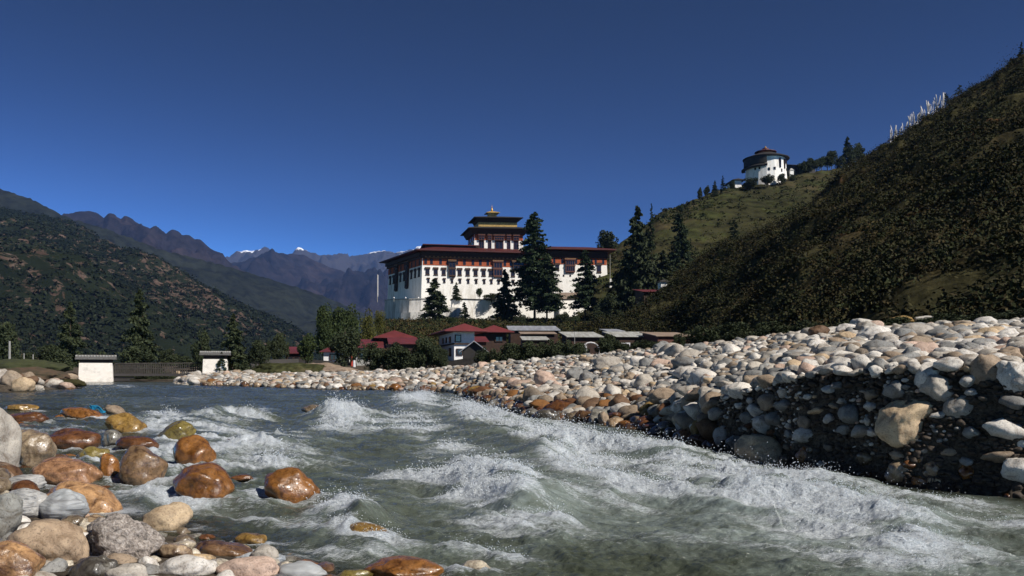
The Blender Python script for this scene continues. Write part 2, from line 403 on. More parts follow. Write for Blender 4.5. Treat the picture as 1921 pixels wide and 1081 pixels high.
pxs = np.concatenate([np.linspace(-500, -100, 24), np.linspace(-90, 2000, 360), np.linspace(2020, 2400, 20)])
Yr = np.concatenate([np.geomspace(1.5, 130, 420), np.geomspace(132, 900, 110)])
PX, YY = np.meshgrid(pxs, Yr)
XX = (PX-HX)/F*YY
ZZ = ground_z(XX.ravel(), YY.ravel()).reshape(XX.shape)
def gridfaces(n, m):
    i = np.arange(n*m).reshape(n, m)
    return np.stack([i[:-1, :-1], i[:-1, 1:], i[1:, 1:], i[1:, :-1]], -1).reshape(-1, 4)
Vt = np.stack([XX, YY, ZZ], -1)
half = 420
g1 = mesh('riverbed', Vt[:half].reshape(-1, 3), gridfaces(half, len(pxs)), M['gravel'], smooth=True); tag(g1, kind='structure')
g2 = mesh('valley_floor', Vt[half-1:].reshape(-1, 3), gridfaces(len(Yr)-half+1, len(pxs)), M['earth_far'], smooth=True); tag(g2, kind='structure')
# wide plain under everything, out past the last mountain
gq = np.array([[-26000, -200, -1.], [26000, -200, -1.], [26000, 26000, -1.], [-26000, 26000, -1.]])
g3 = mesh('ground', gq, np.array([[0, 1, 2, 3]]), M['earth_far']); tag(g3, kind='structure')

def hit(px, py, ymin=4):
    """distance along the ray through a photo pixel at which it meets the bank or the still water"""
    Ys = np.geomspace(ymin, 120, 900)
    X = (px-HX)/F*Ys; z = CZ+(HY-py)/F*Ys
    g = np.maximum(ground_z(X, Ys), wz(Ys))
    k = np.argmax(z <= g)
    return Ys[k] if (z <= g).any() else 60.

# ------------------------------------------------------------------ river
FOAM = [ # photo px, py, rx, ry, strength, slope angle
 (330, 880, 22, 30, .9, 10), (300, 848, 30, 14, .8, 0), (290, 925, 60, 14, .8, 0), (450, 868, 70, 12, .7, 0), (470, 935, 60, 12, .7, 0), (360, 935, 50, 10, .6, 0), (110, 806, 70, 6, .7, 0), (175, 862, 30, 8, .7, 0), (290, 800, 40, 12, .8, 0), (210, 800, 30, 6, .6, 0), (400, 850, 30, 10, .8, 0),
 (925, 935, 100, 44, 1.5, -14), (880, 905, 45, 30, .9, 0), (1075, 850, 80, 34, 1.2, -28), (1025, 835, 34, 34, .8, 0), (1190, 852, 95, 18, .85, -14),
 (1120, 905, 70, 24, .8, -30), (1150, 945, 120, 18, .75, -4), (1310, 925, 110, 28, .85, -12), (1300, 880, 80, 18, .7, -14), (1420, 900, 80, 26, .7, -12), (1000, 960, 80, 20, .9, -8),
 (1500, 955, 150, 36, 1.1, -10), (1440, 930, 70, 20, .9, 0), (1600, 895, 60, 18, .95, -5), (1640, 990, 130, 24, .8, -12), (1760, 960, 160, 30, .62, -6), (1880, 930, 60, 18, .75, 0),
 (1850, 1010, 110, 34, .66, -5), (1620, 1045, 220, 24, .45, -6), (1300, 1010, 160, 20, .35, -3), (1700, 1070, 200, 14, .5, 0),
 (645, 786, 48, 13, 1.05, -3), (620, 800, 40, 8, .7, 0), (720, 800, 60, 10, .7, 0), (770, 768, 34, 16, .9, -20), (790, 760, 40, 12, .8, 0), (800, 815, 60, 16, .8, -20), (880, 785, 40, 22, .95, -30), (950, 800, 60, 12, .85, -18), (830, 848, 70, 10, .5, 0),
 (1060, 795, 60, 6, .55, -6), (440, 788, 70, 12, .75, 0), (340, 800, 60, 14, .75, -10), (420, 830, 100, 12, .75, 0), (500, 845, 110, 14, .75, 0), (550, 815, 90, 8, .55, 0), (440, 770, 40, 8, .7, 0), (300, 780, 40, 8, .6, 0),
 (400, 812, 40, 12, .6, 0), (470, 870, 60, 8, .6, 0), (330, 870, 18, 40, .75, 10), (300, 850, 20, 14, .6, 0), (460, 930, 50, 14, .5, 0), (620, 970, 60, 22, .6, 12), (700, 985, 42, 26, .75, -10), (640, 1010, 80, 14, .5, 0),
 (720, 1040, 110, 12, .7, -3), (500, 985, 90, 14, .55, -4), (430, 960, 60, 14, .5, 0), (240, 930, 70, 14, .65, -6), (350, 940, 60, 10, .4, 0), (110, 812, 40, 5, .5, 0), (250, 760, 50, 5, .4, 0), (560, 872, 90, 5, .6, 0), (700, 890, 100, 6, .45, 0), (760, 905, 60, 9, .5, 0),
 (895, 1055, 60, 18, .65, 0), (980, 1010, 160, 8, .4, -6), (230, 725, 26, 3, .6, 0), (600, 740, 160, 2, .25, 0), (320, 748, 100, 3, .3, 0), (120, 850, 16, 8, .6, 0),
]
WAVE = [ (1040, 880, 120, 45, .17, -22), (940, 925, 90, 40, .16, -10), (1240, 860, 110, 30, .13, -16), (1500, 940, 150, 32, .15, -10), (880, 800, 90, 22, .2, -20), (770, 775, 60, 14, .25, 0), (640, 785, 50, 10, .22, 0),
 (1120, 960, 120, 20, -.08, -6), (1300, 985, 220, 25, -.07, -6), (700, 880, 120, 16, -.06, 0), (800, 960, 120, 20, -.05, 0), (500, 845, 120, 12, .1, 0), (430, 790, 60, 9, .14, 0), (620, 985, 60, 30, .1, 0), (700, 1000, 45, 26, .11, 0), (1600, 905, 50, 16, .12, 0), (1120, 800, 200, 6, .08, -8), (350, 800, 50, 10, .1, 0) ]
def blob(px, py, b):
    cx, cy, rx, ry, s, a = b
    c, sn = math.cos(R(a)), math.sin(R(a)); dx, dy = px-cx, -(py-cy)
    u = (dx*c+dy*sn)/rx; v = (-dx*sn+dy*c)/ry
    return s*np.exp(-(u*u+v*v)*.8)
nC, nR = 1500, 1150
wpx = np.concatenate([np.linspace(-520, -170, 60), np.linspace(-160, 2090, nC-120), np.linspace(2100, 2420, 60)])
wpy = np.concatenate([np.linspace(1700, 1190, 60), np.linspace(1180, 760, 850, endpoint=False), np.linspace(760, 721.5, 260, endpoint=False), np.linspace(721.5, 714, 40)])
nR = len(wpy)
wY = np.empty(nR)
for i, py in enumerate(wpy):
    y = Yof(py)
    if y > 60: y = F*(CZ-wz(60))/(py-700)
    wY[i] = y
WP, WY = np.meshgrid(wpx, wY)
WX = (WP-HX)/F*WY
WROW = np.repeat(wpy[:, None], nC, 1)
# turbulent warp so that edges of foam never follow a smooth ellipse
fl = R(-38); ca, sa = math.cos(fl), math.sin(fl)
U = WX*ca+WY*sa; W_ = -WX*sa+WY*ca              # along / across the current
n1 = fbm(U/2.3, W_/1.1, o=4, s=1); n2 = fbm(U/2.0+9, W_/1.0, o=4, s=2)
ppm = F/WY
wpx2 = WP+n1*.42*ppm*np.clip(WY/9, 1, 1.6); wpy2 = WROW+n2*.16*ppm*np.clip(CZ/WY*5, .12, .6)
foam = np.zeros_like(WX)
for b in FOAM: foam = np.maximum(foam, 0)+blob(wpx2, wpy2, b)*(1-.5*np.clip(foam, 0, 1))
hgt = np.zeros_like(WX)
for b in WAVE: hgt += blob(WP+n1*.2*ppm, WROW, b)
rough_w = sstep(70, 10, WY)*.4+.6
gust = np.clip(.5+fbm(WX/6, WY/9, o=2, s=33), 0, 1)
hgt += .085*fbm(U/1.9, W_/.8, o=3, s=3, ridge=True)*(.35+.65*np.clip(foam+gust*.6, 0, 1))*rough_w-.05
hgt += .035*fbm(U/.55, W_/.28, o=4, s=4, g=.6)*(.5+gust)
streak = fbm(U/3.2, W_/.5, o=5, s=21, g=.6)
foam = foam*(.78+1.25*streak)+.2*np.clip(streak-.25, 0, 1)*gust*sstep(60, 14, WY)
foamc = np.clip(foam, 0, 1.3)
up = np.clip(foamc-.35, 0, 1)
hgt += up*(.075*np.abs(fbm(U/.42, W_/.3, o=3, s=8, g=.55))+.012*fbm(U/.1, W_/.08, o=2, s=12, g=.6))*np.clip(WY/9, .8, 2.)
gz = ground_z(WX.ravel(), WY.ravel()).reshape(WX.shape)
depth = wz(WY)-gz
milk = np.zeros_like(WX)
for b in FOAM: milk = milk+blob(WP+n1*.5*ppm, WROW+n2*8, (b[0], b[1], b[2]*1.3, b[3]*1.4, b[4]*.45, b[5]))*(1-.6*np.clip(milk, 0, 1))
for b in ((1650, 1030, 420, 50, .4, -6), (1500, 980, 300, 40, .35, -10), (1200, 1000, 240, 30, .15, -4), (450, 840, 240, 30, .2, 0)): milk = milk+blob(WP+n1*.5*ppm, WROW+n2*10, b)
# standing waves: crest lines across the current, foam tumbling on their near side
RIDGE = [([(985, 912), (1015, 872), (1060, 848), (1150, 854), (1250, 872), (1350, 895)], .21, .34, 1.1), ([(835, 893), (880, 903), (940, 925), (1010, 965), (1080, 975)], .22, .34, 1.6), ([(1130, 905), (1220, 925), (1330, 950)], .13, .3, .9),
         ([(1290, 965), (1420, 945), (1540, 955), (1680, 985), (1820, 1010)], .17, .34, 1.), ([(850, 772), (900, 788), (980, 806), (1080, 812)], .19, .5, 1.1), ([(595, 790), (650, 784), (720, 792)], .2, .45, 1.1), ([(735, 772), (790, 756), (820, 762)], .19, .45, 1.), ([(1480, 915), (1600, 900), (1700, 935)], .12, .25, .9),
         ([(360, 795), (440, 783), (520, 790)], .2, .45, .7), ([(420, 835), (520, 842), (600, 838)], .12, .3, .7), ([(600, 965), (680, 975), (740, 1000)], .12, .22, .7), ([(1600, 1040), (1750, 1020), (1900, 1035)], .09, .25, .6)]
for pts, hh, wd, fs in RIDGE:
    best = np.full(WX.shape, 1e9); side = np.zeros_like(WX)
    q = [( (a-HX)/F*Yof(b_), Yof(b_)) for a, b_ in pts]
    wx_, wy_ = WX+n1*.16, WY+n2*.16
    nq = len(q)-1; tg = np.zeros_like(WX)
    for iq, ((x0, y0), (x1, y1)) in enumerate(zip(q[:-1], q[1:])):
        dx, dy = x1-x0, y1-y0; L2 = dx*dx+dy*dy
        t = np.clip(((wx_-x0)*dx+(wy_-y0)*dy)/L2, 0, 1)
        ex, ey = wx_-x0-t*dx, wy_-y0-t*dy; dd = np.sqrt(ex*ex+ey*ey)
        mk = dd < best; best = np.where(mk, dd, best); side = np.where(mk, np.sign(ex*dy-ey*dx), side); tg = np.where(mk, (iq+t)/nq, tg)
    tp = sstep(0, .3, tg)*sstep(1, .7, tg)
    sd = best*side          # positive on the near side
    w2 = np.where(sd > 0, wd*.7, wd*1.2)
    crest = np.exp(-(best/w2)**2)
    hgt += tp*(hh*crest*(.8+.5*n1+.35*n2)-.3*hh*np.exp(-((sd-wd*2)/(wd*.9))**2))
    fa = tp*np.exp(-((sd-wd*.55)/(wd*.8))**2)
    foamc = np.clip(foamc+fs*fa*(.45+.9*streak+.3*n2), 0, 1.35); milk = milk+.25*fa
    foamc = foamc*(1-.6*tp*np.exp(-((sd+wd*1.1)/(wd*.7))**2))        # glassy back of the wave
milk = np.clip(milk, 0, 1.2)
farbank = sstep(-2.5, -.5, WX)*sstep(560, 700, WP)*sstep(8, 9.5, WY)
foamc = foamc*(1-farbank*(1-sstep(.12, .55, depth)))
hgt = hgt*(1-farbank*.75*(1-sstep(.1, .58, depth)))
hgt *= sstep(-.02, .3, depth)*.9+.1
WZ = wz(WY)+hgt
clear = sstep(.42, .05, depth)*.75*np.clip(1-foam*.8, 0, 1)
clear = np.maximum(clear, .55*np.clip(blob(WP, WROW, (250, 830, 260, 60, 1, 0)), 0, 1)*np.clip(1-foam, 0, 1))
# foam collars are added round the boulders once they exist (see below)

# ------------------------------------------------------------------ stones
def ico(sub):
    t = (1+5**.5)/2
    V = [(-1, t, 0), (1, t, 0), (-1, -t, 0), (1, -t, 0), (0, -1, t), (0, 1, t), (0, -1, -t), (0, 1, -t), (t, 0, -1), (t, 0, 1), (-t, 0, -1), (-t, 0, 1)]
    Fs = [(0, 11, 5), (0, 5, 1), (0, 1, 7), (0, 7, 10), (0, 10, 11), (1, 5, 9), (5, 11, 4), (11, 10, 2), (10, 7, 6), (7, 1, 8), (3, 9, 4), (3, 4, 2), (3, 2, 6), (3, 6, 8), (3, 8, 9), (4, 9, 5), (2, 4, 11), (6, 2, 10), (8, 6, 7), (9, 8, 1)]
    V = [np.array(v, float)/np.linalg.norm(v) for v in V]
    for _ in range(sub):
        c = {}; G = []
        def mid(a, b):
            k = (min(a, b), max(a, b))
            if k not in c:
                p = V[a]+V[b]; V.append(p/np.linalg.norm(p)); c[k] = len(V)-1
            return c[k]
        for a, b, d in Fs:
            e, f, g = mid(a, b), mid(b, d), mid(d, a)
            G += [(a, e, g), (b, f, e), (d, g, f), (e, f, g)]
        Fs = G
    return np.array(V), np.array(Fs)
ICO = {k: ico(k) for k in (1, 2, 3, 4)}
def stone_shape(sub, seed, rough=.08, facets=5, fine=.0):
    V, Fs = ICO[sub]; r = np.random.default_rng(seed)
    V = V.copy()
    for _ in range(facets):
        n = r.normal(size=3); n /= np.linalg.norm(n); d = r.uniform(.6, .88)
        e = V@n-d; V -= np.outer(np.where(e > 0, e*.6, 0), n)
    o = r.uniform(0, 50, 3)
    k = 1+rough*fbm(V[:, 0]*1.1+o[0], V[:, 1]*1.1+o[1], V[:, 2]*1.1+o[2], o=2, s=3)
    if fine: k = k+fine*fbm(V[:, 0]*4+o[0], V[:, 1]*4+o[1], V[:, 2]*4+o[2], o=4, s=13)
    V = V*k[:, None]
    V -= (V.max(0)+V.min(0))/2; V /= (V.max(0)-V.min(0))/2
    return V, Fs
SH1 = [stone_shape(1, 100+i, .28, 5)[0] for i in range(24)]
SH2 = [stone_shape(2, 200+i, .3, 6, .03)[0] for i in range(24)]
def rot3(ax, ay, az):
    cx, sx, cy, sy, cz, sz = math.cos(ax), math.sin(ax), math.cos(ay), math.sin(ay), math.cos(az), math.sin(az)
    return np.array([[cz, -sz, 0], [sz, cz, 0], [0, 0, 1]])@np.array([[cy, 0, sy], [0, 1, 0], [-sy, 0, cy]])@np.array([[1, 0, 0], [0, cx, -sx], [0, sx, cx]])
C = dict(soil=(.055, .042, .032), white=(.51, .485, .45), pale=(.36, .33, .29), grey=(.2, .2, .195), tan=(.26, .2, .145), sand=(.42, .32, .21), pink=(.42, .31, .25), rtan=(.24, .135, .08), otan=(.33, .2, .11), wetmot=(.17, .11, .065), cream=(.34, .25, .17), orange=(.19, .085, .025), rust=(.11, .048, .02),
         brown=(.12, .07, .04), olive=(.17, .14, .045), dark=(.07, .065, .06), mottled=(.25, .2, .15), greenish=(.2, .2, .185), ochre=(.22, .14, .045), dull=(.16, .13, .1))
hero = []   # (X,Y,Z,a,b,c) of traced boulders, used to keep the small stones from piercing them
TR = [ # px, py, w, h, tilt, colour, wet, name, label
 (-18, 838, 100, 150, 4, 'pale', 0, 'boulder', 'tall pale whitish boulder standing behind the striped grey slabs'),
 (65, 843, 78, 74, 0, 'mottled', 1, 'boulder', 'angular cracked tan and grey boulder beside the long dark wet one'),
 (135, 827, 102, 44, -3, 'rust', 1, 'boulder', 'long dark reddish-brown wet boulder right of the cracked tan one'),
 (48, 785, 74, 24, 0, 'rust', 1, 'boulder', 'low red-brown boulder awash beyond the cracked tan one'),
 (157, 777, 86, 23, -9, 'orange', 1, 'boulder', 'flat orange-brown slab sloping below the blue plastic strip'),
 (40, 765, 62, 14, 0, 'ochre', 1, 'boulder', 'thin tan slab barely above the water, farthest upstream by the bank'),
 (217, 771, 42, 20, -20, 'tan', 0, 'boulder', 'small dry tan stone peeping out behind the blue plastic strip'),
 (240, 796, 74, 39, -22, 'ochre', 1, 'boulder', 'rounded yellow-brown boulder with dark rim beside the blue plastic strip'),
 (329, 814, 72, 42, 24, 'olive', 1, 'boulder', 'olive-yellow wet boulder tilted upward, behind the orange one'),
 (365, 851, 78, 62, -26, 'orange', 1, 'boulder', 'orange-brown glistening boulder leaning on the big brown dome'),
 (383, 909, 118, 78, -4, 'orange', 1, 'boulder', 'large smooth brown dome of a boulder washed by the current'),
 (547, 912, 108, 70, -14, 'orange', 1, 'boulder', 'angular orange boulder standing alone in the stream'),
 (268, 878, 84, 74, -24, 'wetmot', 1, 'boulder', 'speckled brown and grey wet boulder with dark hollow underneath'),
 (207, 878, 38, 56, 8, 'orange', 1, 'boulder', 'upright orange stone wedged against the speckled brown boulder'),
 (257, 833, 80, 28, -4, 'rust', 1, 'boulder', 'flat reddish wet stone behind the speckled brown boulder'),
 (212, 824, 36, 36, 0, 'grey', 1, 'boulder', 'small grey stone in the froth behind the upright orange stone'),
 (175, 852, 62, 30, 5, 'olive', 1, 'boulder', 'dull olive stone awash between the dark long boulder and upright orange stone'),
 (128, 888, 125, 55, -8, 'rtan', 1, 'boulder', 'broad reddish-tan boulder whose low back lies behind the rapids by the grey stones'),
 (158, 944, 150, 80, -16, 'otan', 1, 'boulder', 'big orange-tan boulder behind the smooth grey stone'),
 (118, 950, 98, 64, 17, 'banded', 0, 'boulder', 'smooth light grey stone with fine dark lines'),
 (42, 947, 90, 60, 14, 'bandw', 0, 'boulder', 'white and grey striped stone with dark underside'),
 (42, 908, 88, 34, 10, 'bandw', 0, 'boulder', 'thin white and grey striped ledge stone, topmost of the grey stones'),
 (10, 972, 56, 96, -20, 'greenish', 0, 'boulder', 'dull grey stone under the striped ones'),
 (95, 1020, 150, 88, -11, 'cream', 0, 'boulder', 'large oval stone mottled brown and cream, centre of the shore pile'),
 (230, 1010, 152, 90, -21, 'granite', 0, 'boulder', 'rough pitted granite boulder, black and white speckled'),
 (311, 975, 100, 54, 22, 'sand', 0, 'boulder', 'cream and tan boulder with wet dark top above the granite one'),
 (18, 1058, 112, 84, -14, 'otan', 1, 'boulder', 'wet tan and orange boulder nearest the camera in the shore pile'),
 (328, 1036, 62, 32, -12, 'tan', 1, 'boulder', 'smooth peach stone at the foot of the granite boulder'),
 (175, 1068, 90, 50, 15, 'dark', 1, 'boulder', 'shiny black wet stone under the large mottled oval'),
 (238, 1080, 84, 44, 0, 'pale', 0, 'boulder', 'pale cream stone below the granite boulder'),
 (277, 1058, 40, 30, 0, 'white', 0, 'cobble', 'small rough white stone touching the granite boulder'),
 (350, 1062, 112, 42, 4, 'white', 0, 'boulder', 'lumpy white and grey stone on the shore'),
 (466, 1066, 118, 42, 0, 'pink', 0, 'boulder', 'smooth pale pinkish stone lying at the water edge'),
 (568, 1072, 92, 36, -4, 'banded', 0, 'boulder', 'grey striped stone between the pinkish one and the river'),
 (497, 1038, 56, 32, 0, 'pale', 0, 'cobble', 'small pale stone resting above the pinkish one'),
 (760, 1070, 158, 46, -3, 'orange', 1, 'boulder', 'long flat orange wet boulder breaking the water at the very front'),
 (420, 1030, 112, 30, -5, 'brown', 1, 'boulder', 'mossy brown wet stone awash behind the white shore stone'),
 (470, 1012, 60, 26, 0, 'ochre', 1, 'cobble', 'yellowish wet cobble awash behind the mossy brown stone'),
 (692, 1003, 84, 44, -6, 'ochre', 1, 'boulder', 'yellow-brown boulder under white froth, downstream of the lone angular one'),
 (893, 1068, 66, 34, 0, 'pale', 1, 'boulder', 'pale boulder under froth beside the long orange one'),
 (592, 769, 56, 20, 0, 'dull', 1, 'boulder', 'dark boulder in midstream just before the first white wave'),
 (432, 829, 48, 10, -10, 'rust', 1, 'boulder', 'low reddish slab in the stream behind the brown dome'),
 (452, 896, 46, 11, 3, 'rust', 1, 'boulder', 'small red-brown slab between the brown dome and the lone orange boulder'),
 (22, 712, 40, 34, 0, 'mottled', 0, 'boulder', 'grey-tan boulder on the far shore beside the yellow one'),
 (45, 722, 44, 30, 10, 'sand', 0, 'boulder', 'large yellow-tan boulder on the far shore before the white pier'),
 (72, 728, 22, 12, 0, 'pale', 0, 'boulder', 'small cream boulder next to the yellow-tan one on the far shore'),
 # far bank
 (1358, 818, 41, 38, 0, 'pale', 0, 'boulder', 'round pale boulder standing at the foot of the dark cut bank'),
 (1436, 848, 120, 58, -23, 'sand', 0, 'boulder', 'long tan boulder half in the river, lit on its upper face'),
 (1510, 855, 34, 36, 0, 'orange', 1, 'cobble', 'shiny orange-red cobble beside the long tan boulder'),
 (1547, 872, 31, 17, -5, 'pale', 0, 'cobble', 'small white cobble by the shiny orange-red one'),
 (1703, 789, 126, 78, 24, 'sand', 0, 'boulder', 'biggest tan boulder jutting from the cut bank'),
 (1806, 759, 78, 42, 24, 'pale', 0, 'boulder', 'oblong grey-tan boulder up and right of the biggest tan boulder'),
 (1856, 698, 70, 66, 0, 'tan', 0, 'boulder', 'big round brownish boulder high in the cut bank'),
 (1915, 708, 76, 70, 18, 'white', 0, 'boulder', 'big whitish boulder beside the round brownish one'),
 (1768, 731, 76, 46, -28, 'pale', 0, 'boulder', 'grey-beige boulder overlapping the white crescent-shaped one'),
 (1740, 704, 46, 54, -30, 'white', 0, 'boulder', 'white boulder curving behind the grey-beige one'),
 (1440, 796, 60, 34, -8, 'white', 0, 'boulder', 'white boulder stuck in the dark earth above the long tan boulder'),
 (1248, 744, 64, 34, 0, 'tan', 0, 'boulder', 'wide flat-topped tan boulder near the edge of the shade'),
 (1326, 752, 33, 42, 10, 'pale', 0, 'boulder', 'egg-shaped beige boulder above the round pale one'),
 (1692, 886, 62, 46, 14, 'mottled', 1, 'boulder', 'half-shaded olive-grey boulder standing in the river foam'),
 (1753, 880, 42, 32, 0, 'tan', 1, 'cobble', 'brown three-cornered wet cobble behind the olive-grey boulder'),
 (1816, 889, 36, 38, -10, 'orange', 1, 'cobble', 'bright orange round wet cobble at the foot of the cut bank'),
 (1757, 903, 36, 26, 0, 'sand', 1, 'cobble', 'yellowish wet cobble between the river and the three-cornered one'),
 (1790, 846, 50, 16, 5, 'tan', 0, 'cobble', 'thin brown ledge stone under the gravel of the cut bank'),
 (1727, 862, 24, 22, 0, 'orange', 1, 'cobble', 'small dark amber cobble behind the olive-grey boulder'),
 (1727, 905, 42, 24, -20, 'orange', 1, 'cobble', 'orange-brown sloping cobble at the waterline beside the olive-grey boulder'),
 (1916, 832, 22, 30, 0, 'white', 0, 'cobble', 'lone pale cobble in the black shade of the cut bank'),
 (1000, 742, 40, 34, 0, 'dull', 0, 'boulder', 'dark grey-brown boulder in the lower slope of the sunlit bank'),
 (1022, 713, 46, 34, -22, 'pink', 0, 'boulder', 'pinkish white tilted boulder above the dark grey-brown one'),
 (1078, 704, 32, 31, 0, 'grey', 0, 'boulder', 'round smooth grey boulder on the sunlit bank'),
 (1140, 682, 58, 30, -4, 'pale', 0, 'boulder', 'broad pale boulder on the ridge in front of the metal-roofed sheds'),
 (894, 732, 36, 17, 4, 'ochre', 1, 'cobble', 'yellow-orange cobble where the sunlit bank meets the river'),
 (960, 758, 32, 16, 8, 'orange', 1, 'cobble', 'orange cobble left of the dark grey-brown boulder near the water'),
 (1028, 780, 46, 28, -18, 'dark', 1, 'boulder', 'blackish wet boulder low on the bank by the water'),
 (1066, 775, 34, 19, 6, 'pale', 0, 'cobble', 'light flat cobble beside the blackish wet boulder'),
 (1052, 750, 28, 28, 0, 'tan', 0, 'cobble', 'round tan cobble above the light flat one'),
 (1175, 796, 32, 15, 0, 'orange', 1, 'cobble', 'flat bright orange cobble at the waterline'),
 (1216, 791, 44, 22, 4, 'rust', 1, 'cobble', 'reddish-brown cobble at the waterline beside the flat bright orange one'),
 (1250, 770, 34, 28, 24, 'rust', 0, 'boulder', 'rusty tilted boulder beneath the wide flat-topped tan one'),
 (1132, 786, 22, 28, 10, 'tan', 0, 'cobble', 'upright beige cobble at the waterline'),
 (1690, 601, 50, 17, 6, 'ochre', 0, 'boulder', 'orange-tan flat boulder on the top of the bank under the dark hill'),
 (1716, 624, 70, 36, 4, 'pale', 0, 'boulder', 'largest pale boulder of the bank crest'),
 (1742, 605, 54, 26, -18, 'white', 0, 'boulder', 'white sloping boulder on the skyline of the bank behind the largest pale one'),
 (1640, 627, 64, 30, 12, 'white', 0, 'boulder', 'white oval boulder on the crest, just left of the largest pale one'),
 (1620, 610, 48, 22, -8, 'white', 0, 'boulder', 'smaller white boulder on the skyline behind the white oval one'),
 (1800, 621, 48, 24, 5, 'grey', 0, 'boulder', 'mid grey oval boulder on the crest of the bank'),
 (1846, 607, 50, 25, 8, 'white', 0, 'boulder', 'bright white boulder on the skyline of the bank beyond the mid grey oval'),
 (1889, 629, 42, 26, 8, 'white', 0, 'boulder', 'whitish boulder above the big round brownish one'),
 (1880, 597, 40, 16, -12, 'grey', 0, 'boulder', 'light grey boulder, highest on the skyline of the bank'),
 (1771, 611, 36, 20, -10, 'pale', 0, 'boulder', 'pale boulder on the crest between the largest pale one and the mid grey oval'),
 (1536, 623, 38, 26, -12, 'brown', 0, 'boulder', 'brown boulder sitting alone among white ones on the crest'),
 (1588, 618, 42, 22, 0, 'white', 0, 'boulder', 'white boulder stacked on a cream one at the crest'),
 (1588, 632, 44, 20, 0, 'sand', 0, 'boulder', 'cream boulder carrying a white one at the crest'),
]
def put_stone(px, py, w, h, tilt, col, wet, name, label, i):
    Yb = hit(px, py+h*.40, 4.5)
    b = .5*(w+h)/2*Yb/F*.95
    Yc = Yb+b*.55+(.55 if (px, py) == (158, 944) else 0)-(.12 if col == 'banded' and px < 200 else 0)
    a, c = w/2*Yc/F, h/2*Yc/F
    c *= 1.12
    x, y, z = P(px, py+h*.05, Yc)
    big = w*h > 2500
    V, Fs = stone_shape(4 if w*h > 5000 else 3, 700+i, .2 if col != 'granite' else .3, 3 if wet else 3, {'granite': .09, 'bandw': .05}.get(col, .022))
    V = V*np.array([a, b, c])
    V = V@rot3(0, R(-tilt), 0).T
    mt = {'granite': M['granite'], 'banded': M['banded_grey'], 'bandw': M['banded_white']}.get(col) or M['stone_wet' if wet else 'stone']
    o = mesh(name, V, Fs, mt, smooth=True); o.location = (x, y, z)
    cc = C.get(col, (.4, .4, .4)); j = 1+.12*random.uniform(-1, 1)
    o.color = (cc[0]*j, cc[1]*j, cc[2]*j, 1)
    tag(o, label, name)
    hero.append((x, y, z, a, b, c, wet))
for i, t in enumerate(TR): put_stone(*t, i)
H = np.array([h[:6] for h in hero])

# random stones, big ones first; a hash grid keeps them from growing through each other
cell = {}
def free(x, y, z, r, k=.72):
    cx, cy = int(x//1), int(y//1)
    for i in (-1, 0, 1):
        for j in (-1, 0, 1):
            for (a, b, c, q) in cell.get((cx+i, cy+j), ()):
                if (a-x)**2+(b-y)**2+((c-z)*1.2)**2 < ((r+q)*k)**2: return False
    return True
def reg(x, y, z, r): cell.setdefault((int(x//1), int(y//1)), []).append((x, y, z, r))
for (x, y, z, a, b, c, _) in hero: reg(x, y, z, (a+b+c)/3*.95)
STON = []   # x,y,z,rx,ry,rz,tint,wet,zone
PAL = [('white', .3), ('pale', .26), ('grey', .22), ('tan', .08), ('sand', .03), ('pink', .07), ('mottled', .05), ('dull', .02)]
PALW = [('rust', .14), ('orange', .1), ('brown', .18), ('tan', .16), ('dull', .14), ('grey', .08), ('ochre', .04), ('mottled', .04)]
def pick(p):
    r = random.random()*sum(w for _, w in p)
    for c, w in p:
        r -= w
        if r <= 0: return c
    return p[0][0]
def scatter(n, pxr, tr, rr, k=.72, sink=.35, face=False, soil=False):
    """n tries; px range, position 0..1 from water line (0) to lip (1) to crest (2) to beyond (3), radius range"""
    px = rng.uniform(*pxr, n); t = rng.uniform(*tr, n)
    rr_ = np.exp(rng.uniform(math.log(rr[0]), math.log(rr[1]), n)); rr_ = np.sort(rr_)[::-1]
    Yk, zk = ctrl(px)
    Yw, Yl, Yc, Yb = Yk[5], Yk[6], Yk[7], Yk[8]
    Y = np.where(t < 1, Yw+(Yl-Yw)*t, np.where(t < 2, Yl+(Yc-Yl)*(t-1), Yc+(Yb-Yc)*(t-2)))
    X = (px-HX)/F*Y; Z = ground_z(X, Y)
    wl = wz(Y)
    FN = fbm(X*1.3, Y*1.3, Z*1.8, o=2, s=77)
    for i in range(n):
        r = rr_[i]*(.55+.45*min(1, Y[i]/25)) if rr[0] > .1 else rr_[i]
        z = Z[i]+r*(.55-sink)
        if face and FN[i] < .12: continue
        if not free(X[i], Y[i], z, r, k): continue
        reg(X[i], Y[i], z, r)
        above = z-wl[i]
        fr_ = px[i] < 870
        wet = above < (.03 if fr_ else .12)+(.05 if fr_ else .18)*random.random() or (not fr_ and t[i] < .25 and random.random() < .5)
        half_ = above < .55 and random.random() < (.15 if fr_ else .5)
        c = 'soil' if soil else pick(PALW if (wet or half_) else PAL)
        if soil: wet = False
        e = random.uniform(.75, 1.45); f = random.uniform(.45, .95)
        zone = 0 if t[i] < .35 else 1 if t[i] < 1 else 2 if t[i] < 1.8 else 3
        STON.append((X[i], Y[i], z, r*e, r/e**.5*1.1, r*f, c, wet, zone))
